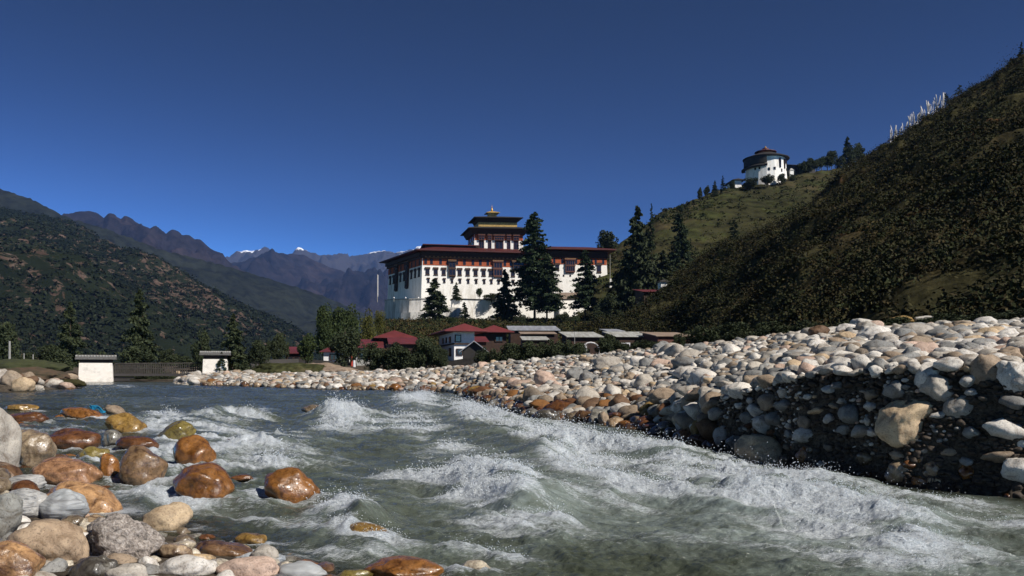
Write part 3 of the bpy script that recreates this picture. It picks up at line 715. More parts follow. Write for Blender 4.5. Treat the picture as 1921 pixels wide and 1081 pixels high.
# left foreground and left shore handled apart
scatter(240, (330, 1350), (0, 2.6), (.26, .42), .75)
scatter(160, (1340, 2350), (1.2, 2.7), (.22, .32), .8)
scatter(14000, (900, 2350), (1.0, 2.6), (.075, .2), .8)
scatter(16000, (380, 1350), (0, 2.5), (.1, .26), .78)
scatter(2600, (900, 1330), (0, 1.9), (.07, .14), .78)
scatter(9000, (1000, 2350), (.97, 2.), (.04, .1), .78)
scatter(170, (1300, 2100), (.12, .98), (.05, .19), .86, sink=.4)
scatter(2600, (1250, 2100), (.0, 1.1), (.02, .06), .6, sink=.55, soil=True)
scatter(900, (1330, 2100), (.0, .1), (.04, .1), .8, sink=.3)
scatter(16000, (1280, 2100), (.1, 1.5), (.02, .045), .85, sink=.2, face=True)
scatter(900, (1000, 1400), (0, .6), (.06, .12), .8)
def shore(n, pxr, Yr_, rr, pal, k=.72, up=.3, wetp=.5):
    px = rng.uniform(*pxr, n); Y = rng.uniform(*Yr_, n); r_ = np.sort(rng.uniform(*rr, n))[::-1]
    X = (px-HX)/F*Y; Z = ground_z(X, Y)
    for i in range(n):
        z = Z[i]+r_[i]*up
        if not free(X[i], Y[i], z, r_[i], k): continue
        reg(X[i], Y[i], z, r_[i])
        e = random.uniform(.8, 1.4)
        STON.append((X[i], Y[i], z, r_[i]*e, r_[i]/e**.5, r_[i]*random.uniform(.5, .8), pick(pal), random.random() < wetp or z < wz(Y[i])+.05, 4))
PALB = [('rust', .22), ('orange', .18), ('brown', .3), ('olive', .1), ('dull', .2)]
shore(600, (-150, 560), (4.8, 10.5), (.04, .11), PAL+[('tan', .2)], .85, up=-.1, wetp=.3)
shore(2600, (-900, -120), (3.5, 14), (.05, .2), PAL+[('tan', .3)], .8, up=.2, wetp=.15)
shore(1500, (-100, 560), (7, 26), (.08, .3), PALB, .8, wetp=1)          # seen through the shallow water
shore(300, (440, 1000), (5.5, 9), (.05, .14), PALB, .8, up=0, wetp=1)
shore(160, (-300, 140), (50, 58), (.2, .6), [('pale', .3), ('tan', .3), ('brown', .3), ('pink', .2)], .7, wetp=.1)
shore(400, (325, 470), (62, 84), (.2, .6), [('pale', .4), ('white', .5), ('tan', .1)], .7, wetp=0)

# how large each one shows: the largest become objects of their own
def vis(s):
    x, y, z, a, b, c = s[:6]
    px = x/y*F+HX; py = HY-(z-CZ)/y*F
    if not (0 < px < 1921 and py < 1080): return 0
    if z+c < wz(y)+.03: return 0
    return (a+c)*F/y
sz = np.array([vis(s) for s in STON]); order = np.argsort(-sz)
n_own = 300-len(TR)
own = set(order[:n_own].tolist())
zone_txt = ['at the waterline of the far bank', 'on the lower slope of the far bank', 'in the middle of the sunlit cobble bank', 'on the crest of the cobble bank under the dark hill', 'in the shallows by the near shore']
col_txt = dict(white='white', pale='pale beige', grey='grey', tan='tan', sand='sandy yellow', pink='pinkish', mottled='mottled brown', dull='dark brown', rust='rust-red', orange='orange', brown='brown', ochre='ochre', olive='olive', dark='black')
protos = {}
for i in own:
    x, y, z, a, b, c, col, wet, zone = STON[i]
    k = int(rng.integers(0, 24)); mt = 'stone_wet' if wet else 'stone'
    if (k, mt) not in protos:
        me = bpy.data.meshes.new('cobble'); me.from_pydata(SH2[k].tolist(), [], ICO[2][1].tolist()); me.polygons.foreach_set('use_smooth', np.ones(len(me.polygons), bool)); me.materials.append(M[mt]); protos[(k, mt)] = me
    o = bpy.data.objects.new('cobble', protos[(k, mt)]); COL.objects.link(o)
    o.location = (x, y, z); o.scale = (a, b, c); o.rotation_euler = (random.uniform(-.3, .3), random.uniform(-.35, .35), random.uniform(-.6, .6))
    cc = C[col]; j = random.uniform(.82, 1.15); o.color = (cc[0]*j, cc[1]*j, cc[2]*j, 1)
    px = x/y*F+HX
    where = zone_txt[zone]
    if zone in (0, 1, 2) and px < 900: where = 'on the far spit below the red-roofed houses'
    elif zone == 1 and px > 1330: where = 'in the shaded cut face of the bank'
    elif zone == 2 and px > 1330: where = 'just above the shaded cut face of the bank'
    elif zone == 3 and px < 1330: where = 'on the skyline of the bank below the metal-roofed sheds'
    shp = 'long' if a/b > 1.35 else 'flat' if c/a < .55 else 'round'
    lab = f"{shp} {col_txt[col]} {'wet ' if wet else ''}cobble {where}"
    tag(o, lab, 'cobble', lab)
def many(name, idx, wet):
    Vs, Fs, T = [], [], []; n = 0
    for i in idx:
        x, y, z, a, b, c, col, w, zone = STON[i]
        near = sz[i] > 13
        V, Fi = (SH2, ICO[2][1]) if near else (SH1, ICO[1][1])
        V = V[int(rng.integers(0, 24))]*np.array([a, b, c])@rot3(random.uniform(-.35, .35), random.uniform(-.35, .35), random.uniform(0, 6.28)).T+np.array([x, y, z])
        Vs.append(V); Fs.append(Fi+n); n += len(V)
        j = random.uniform(.75, 1.15); cc = np.array(C[col])*j
        T.append(np.tile(cc, (len(V), 1)))
    o = mesh(name, np.vstack(Vs), np.vstack(Fs), M['stone_wet_a' if wet else 'stone_a'], smooth=True, attrs={'tint': np.vstack(T)})
    return o
rest = [i for i in range(len(STON)) if i not in own]
tag(many('cobblestones', [i for i in rest if not STON[i][7]], False), 'countless small dry cobbles and gravel filling the river bank', 'cobbles', kind='stuff')
tag(many('wet_cobblestones', [i for i in rest if STON[i][7]], True), 'wet brown and orange pebbles along the waterline and under the shallows', 'pebbles', kind='stuff')
print('stones', len(STON), len(own))

# finish the river: foam collars and bulges round the boulders that stand in it
for (x, y, z, a, b, c, wet) in hero:
    if y > 30 or x > 2.5: continue
    if z-c > wz(y)+.1: continue
    dx, dy = (WX-x), (WY-y)
    rr = np.sqrt((dx/a)**2+(dy/b)**2)
    m_ = rr < 3
    ring = np.exp(-((rr-1.15)/.35)**2)*(.55+.5*n1)
    wake = np.exp(-((dx*.8-a*.9)/(a*1.1))**2)*np.exp(-((dy+b*.5)/(b*1.1))**2)*.5
    add = np.where(m_, ring*.75+wake*(.6+n2), 0)
    foamc = np.clip(foamc+add, 0, 1.3)
    WZ += np.where(m_, ring*.03, 0)
wo = mesh('river', np.stack([WX, WY, WZ], -1).reshape(-1, 3), gridfaces(nR, nC), M['water'], smooth=True, attrs={'foam': foamc.ravel(), 'clear': clear.ravel(), 'milk': milk.ravel()})
tag(wo, kind='structure')
# droplets thrown up over the breaking water
fw = np.where((foamc > .7) & (WY < 45) & (depth > .4) & (WROW < 1075), foamc**3*(WY**2)**.9, 0).ravel(); fw /= fw.sum()
nd = 52000
idx = rng.choice(len(fw), nd, p=fw)
dp = np.stack([WX, WY, WZ], -1).reshape(-1, 3)[idx]
dY = dp[:, 1]
dp = dp+np.stack([rng.normal(0, .05, nd), rng.normal(0, .05, nd), (rng.exponential(.022, nd)+rng.exponential(.05, nd)*(rng.random(nd) < .12))*np.clip(dY/9, 1, 2.)], -1)
o8 = np.array([(1, 0, 0), (-1, 0, 0), (0, 1, 0), (0, -1, 0), (0, 0, 1), (0, 0, -1)], float)
f8 = np.array([(0, 2, 4), (2, 1, 4), (1, 3, 4), (3, 0, 4), (2, 0, 5), (1, 2, 5), (3, 1, 5), (0, 3, 5)])
sr = np.exp(rng.uniform(math.log(.002), math.log(.0065), nd))*np.clip(dY/9, .8, 2.2)
DV = (dp[:, None, :]+o8[None]*sr[:, None, None]*rng.uniform(.6, 1.6, (nd, 1, 3))).reshape(-1, 3)
DF = (f8[None]+np.arange(nd)[:, None, None]*6).reshape(-1, 3)
tag(mesh('water_spray', DV, DF, M['spray'], smooth=True), 'white droplets thrown up over the rapids', 'spray', kind='stuff')
# blue plastic strip caught on the stones
Yp = hit(200, 772); mb = []
pc = [P(168+i*4.3, 760+i*1.9+3*math.sin(i*1.3), Yp-.25+.04*math.sin(i)) for i in range(14)]
Vp = []; 
for i, p in enumerate(pc):
    wd = .05+.035*math.sin(i*.9)**2
    Vp += [p+np.array([0, -.02, wd]), p+np.array([0.02, .03, .012*math.sin(i*2.)]), p+np.array([0, -.01, -wd])]
Fp = [(3*i+j, 3*i+3+j, 3*i+4+j, 3*i+1+j) for i in range(13) for j in (0, 1)]
pl = mesh('plastic_strip', np.array(Vp), Fp, M['plastic'], smooth=True)
sm = pl.modifiers.new('thick', 'SOLIDIFY'); sm.thickness = .006
tag(pl, 'torn strip of blue plastic caught on the orange slab in the stream', 'plastic')

# ------------------------------------------------------------------ hills and mountains
def interp_px(tab, px, c):
    t = np.array(tab, float); return np.interp(px, t[:, 0], t[:, c])
def hill(name, ridge, base, mat, n=300, m=90, amp=0., ns=100., seed=0, back=.35, skyamp=0., skys=30., bow=0., rid=False, attr=None, powr=1.):
    """ridge / base: (photo px, photo row, distance in m). A slope running up from base to ridge and down again behind it."""
    px = np.linspace(ridge[0][0], ridge[-1][0], n)
    rp = P(px, interp_px(ridge, px, 1), interp_px(ridge, px, 2))
    bp = P(px, interp_px(base, px, 1), interp_px(base, px, 2))
    sk = skyamp*fbm(px/skys, px*0+seed, o=5, s=seed, g=.62)
    t = np.concatenate([np.linspace(0, 1, m), 1+np.linspace(0, 1, max(10, m//4))[1:]])
    T, PXg = np.meshgrid(t, px, indexing='ij')
    Tc = np.minimum(T, 1.)
    X = bp[0]+(rp[0]-bp[0])*T; Y = bp[1]+(rp[1]-bp[1])*T
    Z = bp[2]+(rp[2]-bp[2])*(Tc**powr)+bow*np.sin(np.pi*Tc)
    Z = np.where(T > 1, rp[2]-(rp[2]-bp[2])*(T-1)*back*(1+T-1), Z)
    nz = fbm(X/ns, Y/ns, o=6, s=seed+3, ridge=rid, g=.5)-(.9 if rid else 0)
    env = np.sin(np.pi*np.clip(Tc, 0, 1))**.6*np.where(T > 1, 1, 1)
    Z = Z+amp*nz*np.where(T <= 1, env, np.clip(T-1, 0, 1))+sk*sstep(.3, 1, Tc)
    V = np.stack([X, Y, Z], -1)
    at = {}
    if attr: at = {'rocky': attr(PXg, Tc, X, Y, Z).ravel()}
    i = np.arange(len(t)*n).reshape(len(t), n)
    Fq = np.stack([i[:-1, :-1], i[:-1, 1:], i[1:, 1:], i[1:, :-1]], -1).reshape(-1, 4)
    o = mesh(name, V.reshape(-1, 3), Fq, mat, smooth=True, attrs=at)
    tag(o, kind='structure')
    return V, px, t
RN = [(1080, 640, 200), (1150, 612, 205), (1219, 572, 215), (1294, 523, 225), (1359, 476, 240), (1412, 454, 250), (1475, 417, 262), (1522, 389, 270), (1586, 330, 285), (1640, 292, 295), (1700, 250, 300), (1740, 222, 300), (1800, 186, 300), (1870, 146, 300), (1921, 112, 300), (2100, 20, 300), (2400, -90, 300)]
BN = [(1080, 650, 195), (1150, 648, 180), (1290, 648, 165), (1340, 652, 130), (1500, 660, 80), (1700, 650, 62), (1921, 640, 50), (2400, 620, 42)]
VN, pN, tN = hill('shrubby_hillside', RN, BN, M['hill_near'], 420, 150, 7., 34, 11, skyamp=1.2, skys=26, bow=2)
RM = [(1050, 560, 420), (1110, 500, 430), (1150, 468, 440), (1190, 436, 460), (1230, 405, 480), (1280, 383, 500), (1310, 372, 510), (1350, 357, 530), (1400, 345, 545), (1440, 341, 550), (1480, 330, 560), (1560, 318, 580), (1640, 305, 600), (1750, 280, 620), (1900, 250, 650), (2300, 200, 650)]
BM = [(1050, 640, 330), (1150, 625, 330), (1300, 625, 300), (1640, 600, 300), (2300, 560, 300)]
VM, pM, tM = hill('grassy_ridge', RM, BM, M['hill_mid'], 320, 110, 5., 70, 21, skyamp=1., skys=30, bow=4)
def rocky(px, t, X, Y, Z):
    g = np.exp(-((px-(330+(.75-t)*260))/170)**2)*sstep(.2, .5, t)*1.1
    g += .8*np.exp(-((px-60)/120)**2)*np.exp(-((t-.45)/.3)**2)+.5*sstep(.35, .0, t)*sstep(380, 100, px)
    return np.clip(g-.35*sstep(.75, 1., t)*sstep(300, 60, px), -1, 1.2)
VA, _a, _b = hill('front_mountain', [(-500, 300, 2300), (-100, 378, 2150), (0, 390, 2100), (60, 400, 2080), (130, 413, 2050), (200, 452, 2000), (300, 498, 1900), (400, 543, 1800), (500, 590, 1720), (560, 617, 1680), (620, 655, 1650), (700, 690, 1600)],
     [(-500, 690, 500), (0, 692, 600), (300, 693, 800), (500, 694, 1100), (700, 697, 1400)], M['mtn_a'], 420, 260, 75, 420, 31, skyamp=6, skys=18, attr=rocky)
hill('wooded_mountain', [(-500, 200, 3700), (-100, 325, 3600), (0, 354, 3600), (60, 374, 3600), (125, 408, 3600), (200, 430, 3600), (300, 468, 3700), (420, 498, 3800), (520, 528, 3900), (600, 553, 4000), (680, 586, 4100), (800, 625, 4200), (1000, 670, 4200)],
     [(-500, 690, 2400), (400, 693, 2500), (1000, 697, 3200)], M['mtn_b'], 300, 110, 130, 700, 41, skyamp=7, skys=12)
hill('rocky_mountain', [(-100, 390, 7000), (60, 402, 7000), (130, 408, 7000), (145, 400, 7000), (165, 396, 7000), (178, 400, 7000), (195, 411, 7000), (203, 402, 7000), (212, 406, 7000), (226, 417, 7000), (237, 408, 7000), (248, 413, 7000), (262, 423, 7000), (300, 434, 7000), (312, 441, 7000), (322, 434, 7000), (333, 441, 7000), (342, 450, 7000), (355, 448, 7000), (366, 455, 7000), (378, 453, 7000), (400, 470, 7000), (418, 476, 7000), (424, 486, 7000), (440, 505, 7000), (500, 560, 7000), (700, 640, 7000)],
     [(-100, 690, 4600), (700, 697, 5000)], M['mtn_c'], 420, 150, 260, 900, 51, skyamp=5, skys=14, rid=True)
hill('blue_mountain', [(300, 560, 9500), (420, 510, 9500), (440, 497, 9500), (470, 492, 9500), (505, 488, 9500), (545, 478, 9500), (570, 478, 9500), (590, 489, 9500), (620, 502, 9500), (680, 520, 9500), (760, 540, 9500), (1000, 600, 9500), (1300, 660, 9500)],
     [(300, 690, 6500), (1300, 697, 6500)], M['mtn_c'], 320, 130, 420, 1300, 61, skyamp=7, skys=14, rid=True)
hill('snow_mountain', [(330, 540, 14500), (415, 497, 14500), (430, 489, 14500), (445, 478, 14500), (458, 470, 14500), (470, 471, 14500), (484, 469, 14500), (495, 467, 14500), (506, 474, 14500), (513, 483, 14500), (540, 486, 14500), (557, 482, 14500), (575, 481, 14500), (598, 489, 14500), (640, 486, 14500), (680, 478, 14500), (700, 473, 14500), (720, 470, 14500), (740, 474, 14500), (765, 470, 14500), (800, 478, 14500), (900, 500, 14500), (1300, 600, 14500)],
     [(330, 690, 10500), (1300, 697, 10500)], M['snow'], 420, 160, 600, 1600, 71, skyamp=12, skys=9, rid=True)

# ------------------------------------------------------------------ foliage
def leaves(pts, size, r, up=0.):
    """one small pointed leaf-clump face pair per point"""
    n = len(pts)
    a = r.normal(size=(n, 3)); a /= np.linalg.norm(a, axis=1)[:, None]
    b = r.normal(size=(n, 3)); b -= (a*b).sum(1)[:, None]*a; b /= np.linalg.norm(b, axis=1)[:, None]
    a[:, 2] *= (1-up); s = (size*r.uniform(.6, 1.35, n))[:, None]
    V = np.stack([pts-a*s, pts+b*s*.55, pts+a*s, pts-b*s*.55], 1).reshape(-1, 3)
    return V, np.arange(4*n).reshape(n, 4)
def crown_conifer(r, dens=2600, gap=.35, wmax=.3, base=.08, clump=38, shape=.8, top=.04):
    """unit height; drooping branch masses round a stem"""
    pts = []
    nb = clump*3
    for k in range(nb):
        h = base+(1-base)*(k+r.uniform(0, 1))/nb
        w = wmax*((1-h)/(1-base))**shape*r.uniform(.55, 1.12)+top*.5*(1-h)
        az = r.uniform(0, 2*np.pi)
        m = max(6, int(dens/nb*(.4+1.3*(1-h))))
        q = r.uniform(.12, 1, m)**.75
        rad = w*q
        spread = .12+.5*q*w
        p = np.stack([np.cos(az)*rad, np.sin(az)*rad, h-.16*w*q**2+0*q], -1)+r.normal(size=(m, 3))*np.array([.34, .34, .16])*(w*.36)
        pts.append(p)
    return np.vstack(pts)
def crown_round(r, dens=2600, clumps=26, sx=.36, bot=.18, sq=1.):
    pts = []
    for k in range(clumps):
        d = r.normal(size=3); d /= np.linalg.norm(d); q = r.uniform(.35, .95)
        c = np.array([d[0]*sx*q, d[1]*sx*q, (1+bot)/2+d[2]*(1-bot)/2*q*.85])
        rad = r.uniform(.09, .17)*sq
        m = dens//clumps
        e = r.normal(size=(m, 3)); e /= np.linalg.norm(e, axis=1)[:, None]
        pts.append(c+e*(rad*r.uniform(.45, 1.05, m)**.5)[:, None]*np.array([1.1, 1.1, .85]))
    return np.vstack(pts)
TREES = {}
def tree_proto(kind, v):
    key = (kind, v)
    if key in TREES: return TREES[key]
    r = np.random.default_rng(hash((len(kind), v, kind[0] > 'k'))%10000+v*31+len(kind)*7)
    K = dict(pine=dict(f=crown_conifer, a=dict(dens=10000, wmax=.27, base=.04, clump=36, shape=.62), ls=.023, mat='pine', tr=.016),
             tall=dict(f=crown_conifer, a=dict(dens=11000, wmax=.19, base=.2, clump=44, shape=.42, top=.06), ls=.017, mat='cypress', tr=.013),
             slim=dict(f=crown_conifer, a=dict(dens=5000, wmax=.17, base=.06, clump=26, shape=.6, top=.05), ls=.018, mat='cypress', tr=.014),
             round=dict(f=crown_round, a=dict(dens=6000, clumps=34, sx=.38, bot=.12), ls=.028, mat='broad', tr=.03),
             willow=dict(f=crown_round, a=dict(dens=7000, clumps=40, sx=.4, bot=.03), ls=.026, mat='willow', tr=.03),
             poplar=dict(f=crown_round, a=dict(dens=6000, clumps=44, sx=.2, bot=.06, sq=.8), ls=.022, mat='broad', tr=.02),
             dark=dict(f=crown_round, a=dict(dens=5000, clumps=30, sx=.3, bot=.1), ls=.028, mat='pine', tr=.02),
             yellow=dict(f=crown_round, a=dict(dens=5500, clumps=40, sx=.27, bot=.05), ls=.02, mat='yellow', tr=.02),
             bare=dict(f=crown_conifer, a=dict(dens=1500, wmax=.26, base=.5, clump=9, shape=.25, top=.05), ls=.024, mat='pine', tr=.02))[kind]
    pts = K['f'](r, **K['a'])
    V, Fq = leaves(pts, K['ls'], r, .2)
    t = empty('tree'); 
    cr = mesh('crown', V, Fq, M[K['mat']], t)
    b = MB(); b.tube((0, 0, -.04), (0, 0, .45), K['tr'], K['tr']*.6); b.tube((0, 0, .45), (.01, 0, .9), K['tr']*.6, K['tr']*.12)
    for k in range(9):
        az = k*2.4; h = .25+.06*k; b.tube((0, 0, h), (math.cos(az)*.15*(1.2-h), math.sin(az)*.15*(1.2-h), h+.07), K['tr']*.3, K['tr']*.08, 5)
    b.build('trunk', M['bark'], t)
    TREES[key] = t
    return t
used_first = set()
def tree(name, px, top, base, w, Y, kind, label, v=0, group=None, cat='tree', sink=.2, yaw=None):
    """crown top and base given as photo rows at distance Y; w = photo width"""
    t0 = tree_proto(kind, v)
    key = (kind, v)
    o = t0 if key not in used_first else copy_tree(t0)
    used_first.add(key)
    o.name = name
    x, y, zb = P(px, base, Y); zt = P(px, top, Y)[2]
    h = zt-zb
    wu = dict(pine=.46, tall=.33, slim=.3, round=.95, willow=.98, poplar=.54, dark=.78, yellow=.7, bare=.5)[kind]
    s = (w/F*Y)/wu
    o.location = (x, y, zb-sink); o.scale = (s, s, h); o.rotation_euler = (0, 0, random.uniform(0, 6.28) if yaw is None else yaw)
    tag(o, label, cat, group)
    return o
tree('conifer_tree', 815, 522, 618, 58, 330, 'pine', 'dark cone-shaped conifer before the corner of the white fortress, just above the two-storey house', 0)
tree('conifer_tree', 947, 505, 613, 50, 330, 'pine', 'pointed conifer before the middle of the white fortress, left of the tallest tree', 1)
tree('conifer_tree', 1003, 398, 606, 66, 322, 'tall', 'tallest conifer, rising past the fortress roof beside the tower', 0)
tree('conifer_tree', 1026, 478, 606, 52, 318, 'tall', 'shorter full-crowned conifer touching the tallest one on its lower side', 1)
tree('conifer_tree', 1098, 468, 604, 44, 326, 'tall', 'slender conifer before the far wing of the fortress', 2)
tree('young_conifer', 856, 529, 563, 18, 352, 'pine', 'small young conifer against the fortress wall, next to the cone-shaped one', 2)
tree('young_tree', 899, 537, 561, 15, 356, 'round', 'small round tree against the blank fortress wall', 0)
tree('young_conifer', 871, 566, 604, 20, 336, 'pine', 'small conifer before the lower white terrace wall', 3)
tree('shrub', 922, 549, 566, 40, 352, 'willow', 'wide low shrub on the terrace edge behind the pointed conifer', 0, cat='shrub')
for i, (px, tp, bs, w, k, tx) in enumerate([(850, 592, 616, 26, 'round', 'green bush under the small conifer of the terrace wall'), (882, 596, 618, 34, 'round', 'wide green bush in front of the terrace wall'), (915, 600, 618, 30, 'yellow', 'yellowish bush between terrace wall and red hipped roof'),
     (975, 588, 614, 30, 'willow', 'olive bush at the foot of the pointed conifer'), (1055, 582, 612, 34, 'willow', 'rusty-green bush beside the double-trunk conifers'), (1078, 590, 616, 26, 'round', 'dark bush below the slender conifer, riverward side'),
     (1122, 570, 616, 30, 'dark', 'tall dark bush between the slender conifer and the white annex'), (1140, 545, 600, 42, 'dark', 'broad dark tree in front of the fortress corner at the annex'), (1128, 590, 622, 30, 'willow', 'bush above the grey metal roofs'), (1160, 580, 620, 34, 'willow', 'bush under the white annex wall'), (1188, 586, 626, 36, 'round', 'bush beside the pale lying slab'),
     (765, 598, 630, 24, 'willow', 'olive bush clinging to the white outcrop under the bastion')]):
    tree('bush', px, tp, bs, w, 300+i, k, tx, i%3, cat='bush')
CD = [(1137, 428, 500, 50, 'dark', 'dark broad tree on the skyline at the fortress end'), (1162, 450, 520, 50, 'dark', 'dark tree between the skyline tree and the tall dark pair'), (1195, 386, 580, 66, 'pine', 'tallest dark tree of the grove beyond the fortress'), (1222, 381, 470, 15, 'slim', 'thin pointed tree behind the tallest dark grove tree'),
      (1214, 430, 590, 60, 'pine', 'dark conifer in the middle of the grove beyond the fortress'), (1180, 470, 590, 44, 'tall', 'dark conifer of the grove next to the annex wall'), (1244, 470, 570, 50, 'pine', 'dark tree of the grove above the small red-roofed house'),
      (1166, 500, 582, 44, 'dark', 'squat dark tree low in the grove beside the annex wall'), (1224, 468, 578, 54, 'dark', 'broad dark tree in the heart of the grove beyond the fortress'), (1236, 505, 574, 46, 'willow', 'dark bushy tree just above the thin red roof'), (1150, 520, 590, 34, 'pine', 'short dark conifer between fortress corner and grove'), (1206, 500, 585, 48, 'dark', 'dark leafy tree filling the foot of the grove'),
      (1274, 400, 552, 44, 'tall', 'lone dark column tree standing on the grassy ridge flank'), (1378, 412, 478, 30, 'slim', 'dark tree alone halfway up the grassy ridge'), (1262, 490, 562, 50, 'dark', 'dark tree beside the white block with small roof'), (1300, 470, 545, 34, 'willow', 'dull tree where the two hillsides meet')]
for i, (px, tp, bs, w, k, tx) in enumerate(CD):
    tree('dark_tree', px, tp, bs, w, 450+i*4 if i < 2 else (330 if px > 1260 else 310)+i*3, k, tx, i%3+2)
tree('orange_tree', 1320, 484, 500, 12, 226, 'yellow', 'tiny autumn orange tree at the edge of the shrubby hillside', 0)
# along the river, left of the fortress
LT = [(608, 556, 690, 36, 150, 'poplar', 'bushy green poplar, leftmost of the poplar clump'), (632, 553, 690, 44, 155, 'poplar', 'tallest green poplar of the clump beside the yellow trees'), (660, 556, 690, 38, 160, 'poplar', 'dark green poplar right of the tallest one'), (690, 566, 690, 40, 170, 'yellow', 'yellow-green tree nearest the bastion'), (712, 572, 640, 26, 175, 'yellow', 'yellowish tree with drooping side by the bastion foot'),
      (648, 602, 692, 74, 112, 'willow', 'large olive willow before the poplars'), (574, 616, 686, 46, 116, 'round', 'round dark tree before the low red-roofed house'), (521, 612, 690, 44, 125, 'willow', 'leaning dark tree before the first red roof'), (486, 632, 694, 50, 112, 'willow', 'rounded dark tree by the conifer next to the pier'), (455, 650, 696, 36, 112, 'willow', 'low dark tree behind the gravel spit'),
      (438, 585, 712, 52, 92, 'pine', 'dark conifer beside the smaller white bridge pier'), (416, 655, 712, 26, 88, 'pine', 'short conifer half hiding the smaller white bridge pier'), (378, 612, 705, 44, 110, 'dark', 'dark tree behind the smaller bridge pier'), (262, 540, 712, 62, 125, 'pine', 'tall dark conifer rising behind the footbridge'), (262, 638, 714, 70, 105, 'dark', 'broad dark tree under the bridge conifer'),
      (132, 563, 705, 52, 130, 'pine', 'dark conifer behind the bigger white pier'), (100, 640, 712, 80, 100, 'willow', 'wide dark bush mass left of the bigger white pier'), (182, 650, 716, 60, 95, 'willow', 'dark bushy tree right behind the bigger white pier'), (40, 646, 705, 60, 105, 'willow', 'dark bush behind the thin posts'), (6, 590, 700, 60, 130, 'dark', 'dark tree at the upstream edge of the meadow'),
      (320, 650, 712, 60, 130, 'willow', 'dark bush under the middle of the footbridge'), (350, 660, 712, 50, 122, 'dark', 'dark bush under the bridge beside the smaller pier'), (225, 672, 716, 50, 100, 'willow', 'dark bush under the bridge beside the bigger pier'), (290, 676, 716, 60, 98, 'willow', 'low dark bush in the shade below the bridge deck')]
for i, (px, tp, bs, w, Y, k, tx) in enumerate(LT):
    tree('riverside_tree' if bs-tp > 45 else 'bush', px, tp, bs, w, Y, k, tx, i%4, sink=.3)
for i, (px, tp, w, k) in enumerate([(222, 690, 34, 'dark'), (244, 694, 36, 'willow'), (268, 688, 40, 'dark'), (292, 695, 34, 'willow'), (314, 690, 38, 'dark'), (336, 695, 34, 'willow'), (358, 690, 36, 'dark'), (376, 684, 30, 'dark'), (392, 700, 30, 'willow')]):
    tree('bush', px, tp, 719, w, 94+i*.4, k, 'dark bush in the shade under the footbridge deck', i%4, group='dark bush in the shade under the footbridge deck', cat='bush', sink=.4)
# scrub hedge in front of the village
HD = [(700, 640, 700, 50), (735, 636, 700, 60), (775, 640, 696, 60), (800, 622, 694, 54), (828, 652, 690, 30), (765, 655, 700, 46), (930, 652, 692, 40), (960, 644, 690, 56), (995, 646, 686, 50), (1030, 640, 682, 54), (1062, 634, 680, 44), (1085, 645, 676, 40), (1138, 624, 668, 44), (1165, 634, 664, 40), (1205, 630, 660, 44), (1235, 636, 656, 36), (1275, 624, 654, 30), (905, 655, 694, 30), (1320, 600, 652, 70), (1380, 596, 648, 80), (1450, 600, 644, 80), (1520, 596, 640, 80), (1600, 590, 634, 90), (1680, 586, 628, 90), (1760, 584, 622, 90), (1840, 576, 616, 90), (1915, 566, 610, 90)]
for i, (px, tp, bs, w) in enumerate(HD):
    lab = 'dark willow scrub in the hedge between the cobble bank and the village' if px < 1300 else 'dark bush at the foot of the shrubby hillside behind the cobble crest'
    tree('willow_bush', px, tp-(12 if 880 < px < 1130 else 3), bs+8, w*1.12, 92-px*.012 if px < 1300 else 78-(px-1300)*.05, 'willow', lab, i%4, group=lab, cat='bush')
# skyline trees
for i, (px, tp, bs, w, k, tx) in enumerate([(1590, 256, 304, 22, 'pine', 'tall dark pointed tree on the ridge, first of the tall pair'), (1611, 265, 306, 24, 'dark', 'rounded dark tree on the ridge, second of the tall pair'), (1560, 279, 312, 24, 'dark', 'dark tree on the ridge before the tall pair'), (1541, 293, 314, 20, 'round', 'low round tree on the ridge by the dark-roofed lodge'), (1575, 288, 314, 24, 'willow', 'bushy dark tree between ridge trees'),
     (1522, 292, 320, 24, 'willow', 'bushy dark tree behind the dark-roofed lodge'), (1505, 300, 324, 22, 'willow', 'low bushy tree above the white chorten'), (1514, 300, 322, 30, 'dark', 'wide dark tree over the lodge roof'), (1532, 296, 318, 26, 'willow', 'dark leafy tree between the lodge and the low round tree'), (1552, 290, 314, 30, 'dark', 'dark spreading tree filling the gap before the tall pair'), (1600, 274, 306, 26, 'dark', 'dark tree squeezed between the tall pair'), (1618, 284, 306, 20, 'willow', 'dark bushy tree just after the tall pair'),
     (1641, 277, 300, 14, 'dark', 'small lone tree just before the prayer poles'), (1356, 329, 356, 11, 'slim', 'narrow dark tree beside the small flat-roofed hut'), (1341, 338, 364, 12, 'pine', 'small pointed ridge tree, second from the flat-roofed hut'), (1326, 345, 368, 14, 'dark', 'small leaning ridge tree, third from the flat-roofed hut'), (1313, 350, 374, 12, 'dark', 'small ridge tree lowest of the row by the hut'),
     (1275, 383, 398, 16, 'round', 'small round bush on the ridge near the pale hut'), (1246, 396, 414, 18, 'willow', 'low bush on the ridge below the pale hut'), (1374, 337, 352, 14, 'dark', 'dark tree behind the small flat-roofed hut'),
     (1466, 322, 344, 22, 'willow', 'bush at the foot of the round white tower, sunny side'), (1441, 325, 346, 30, 'willow', 'wide bush at the middle foot of the round white tower'), (1408, 328, 352, 34, 'willow', 'bush at the foot of the round white tower, shaded side'), (1487, 325, 340, 14, 'willow', 'bush between the round white tower and the chorten')]):
    Yr_ = float(interp_px(RM, px, 2))-(22 if bs > 330 else 2)
    tree('ridge_tree', px, tp, bs+4, w, Yr_, k, tx, i%3+1, cat='tree' if 'bush ' not in tx else 'bush')
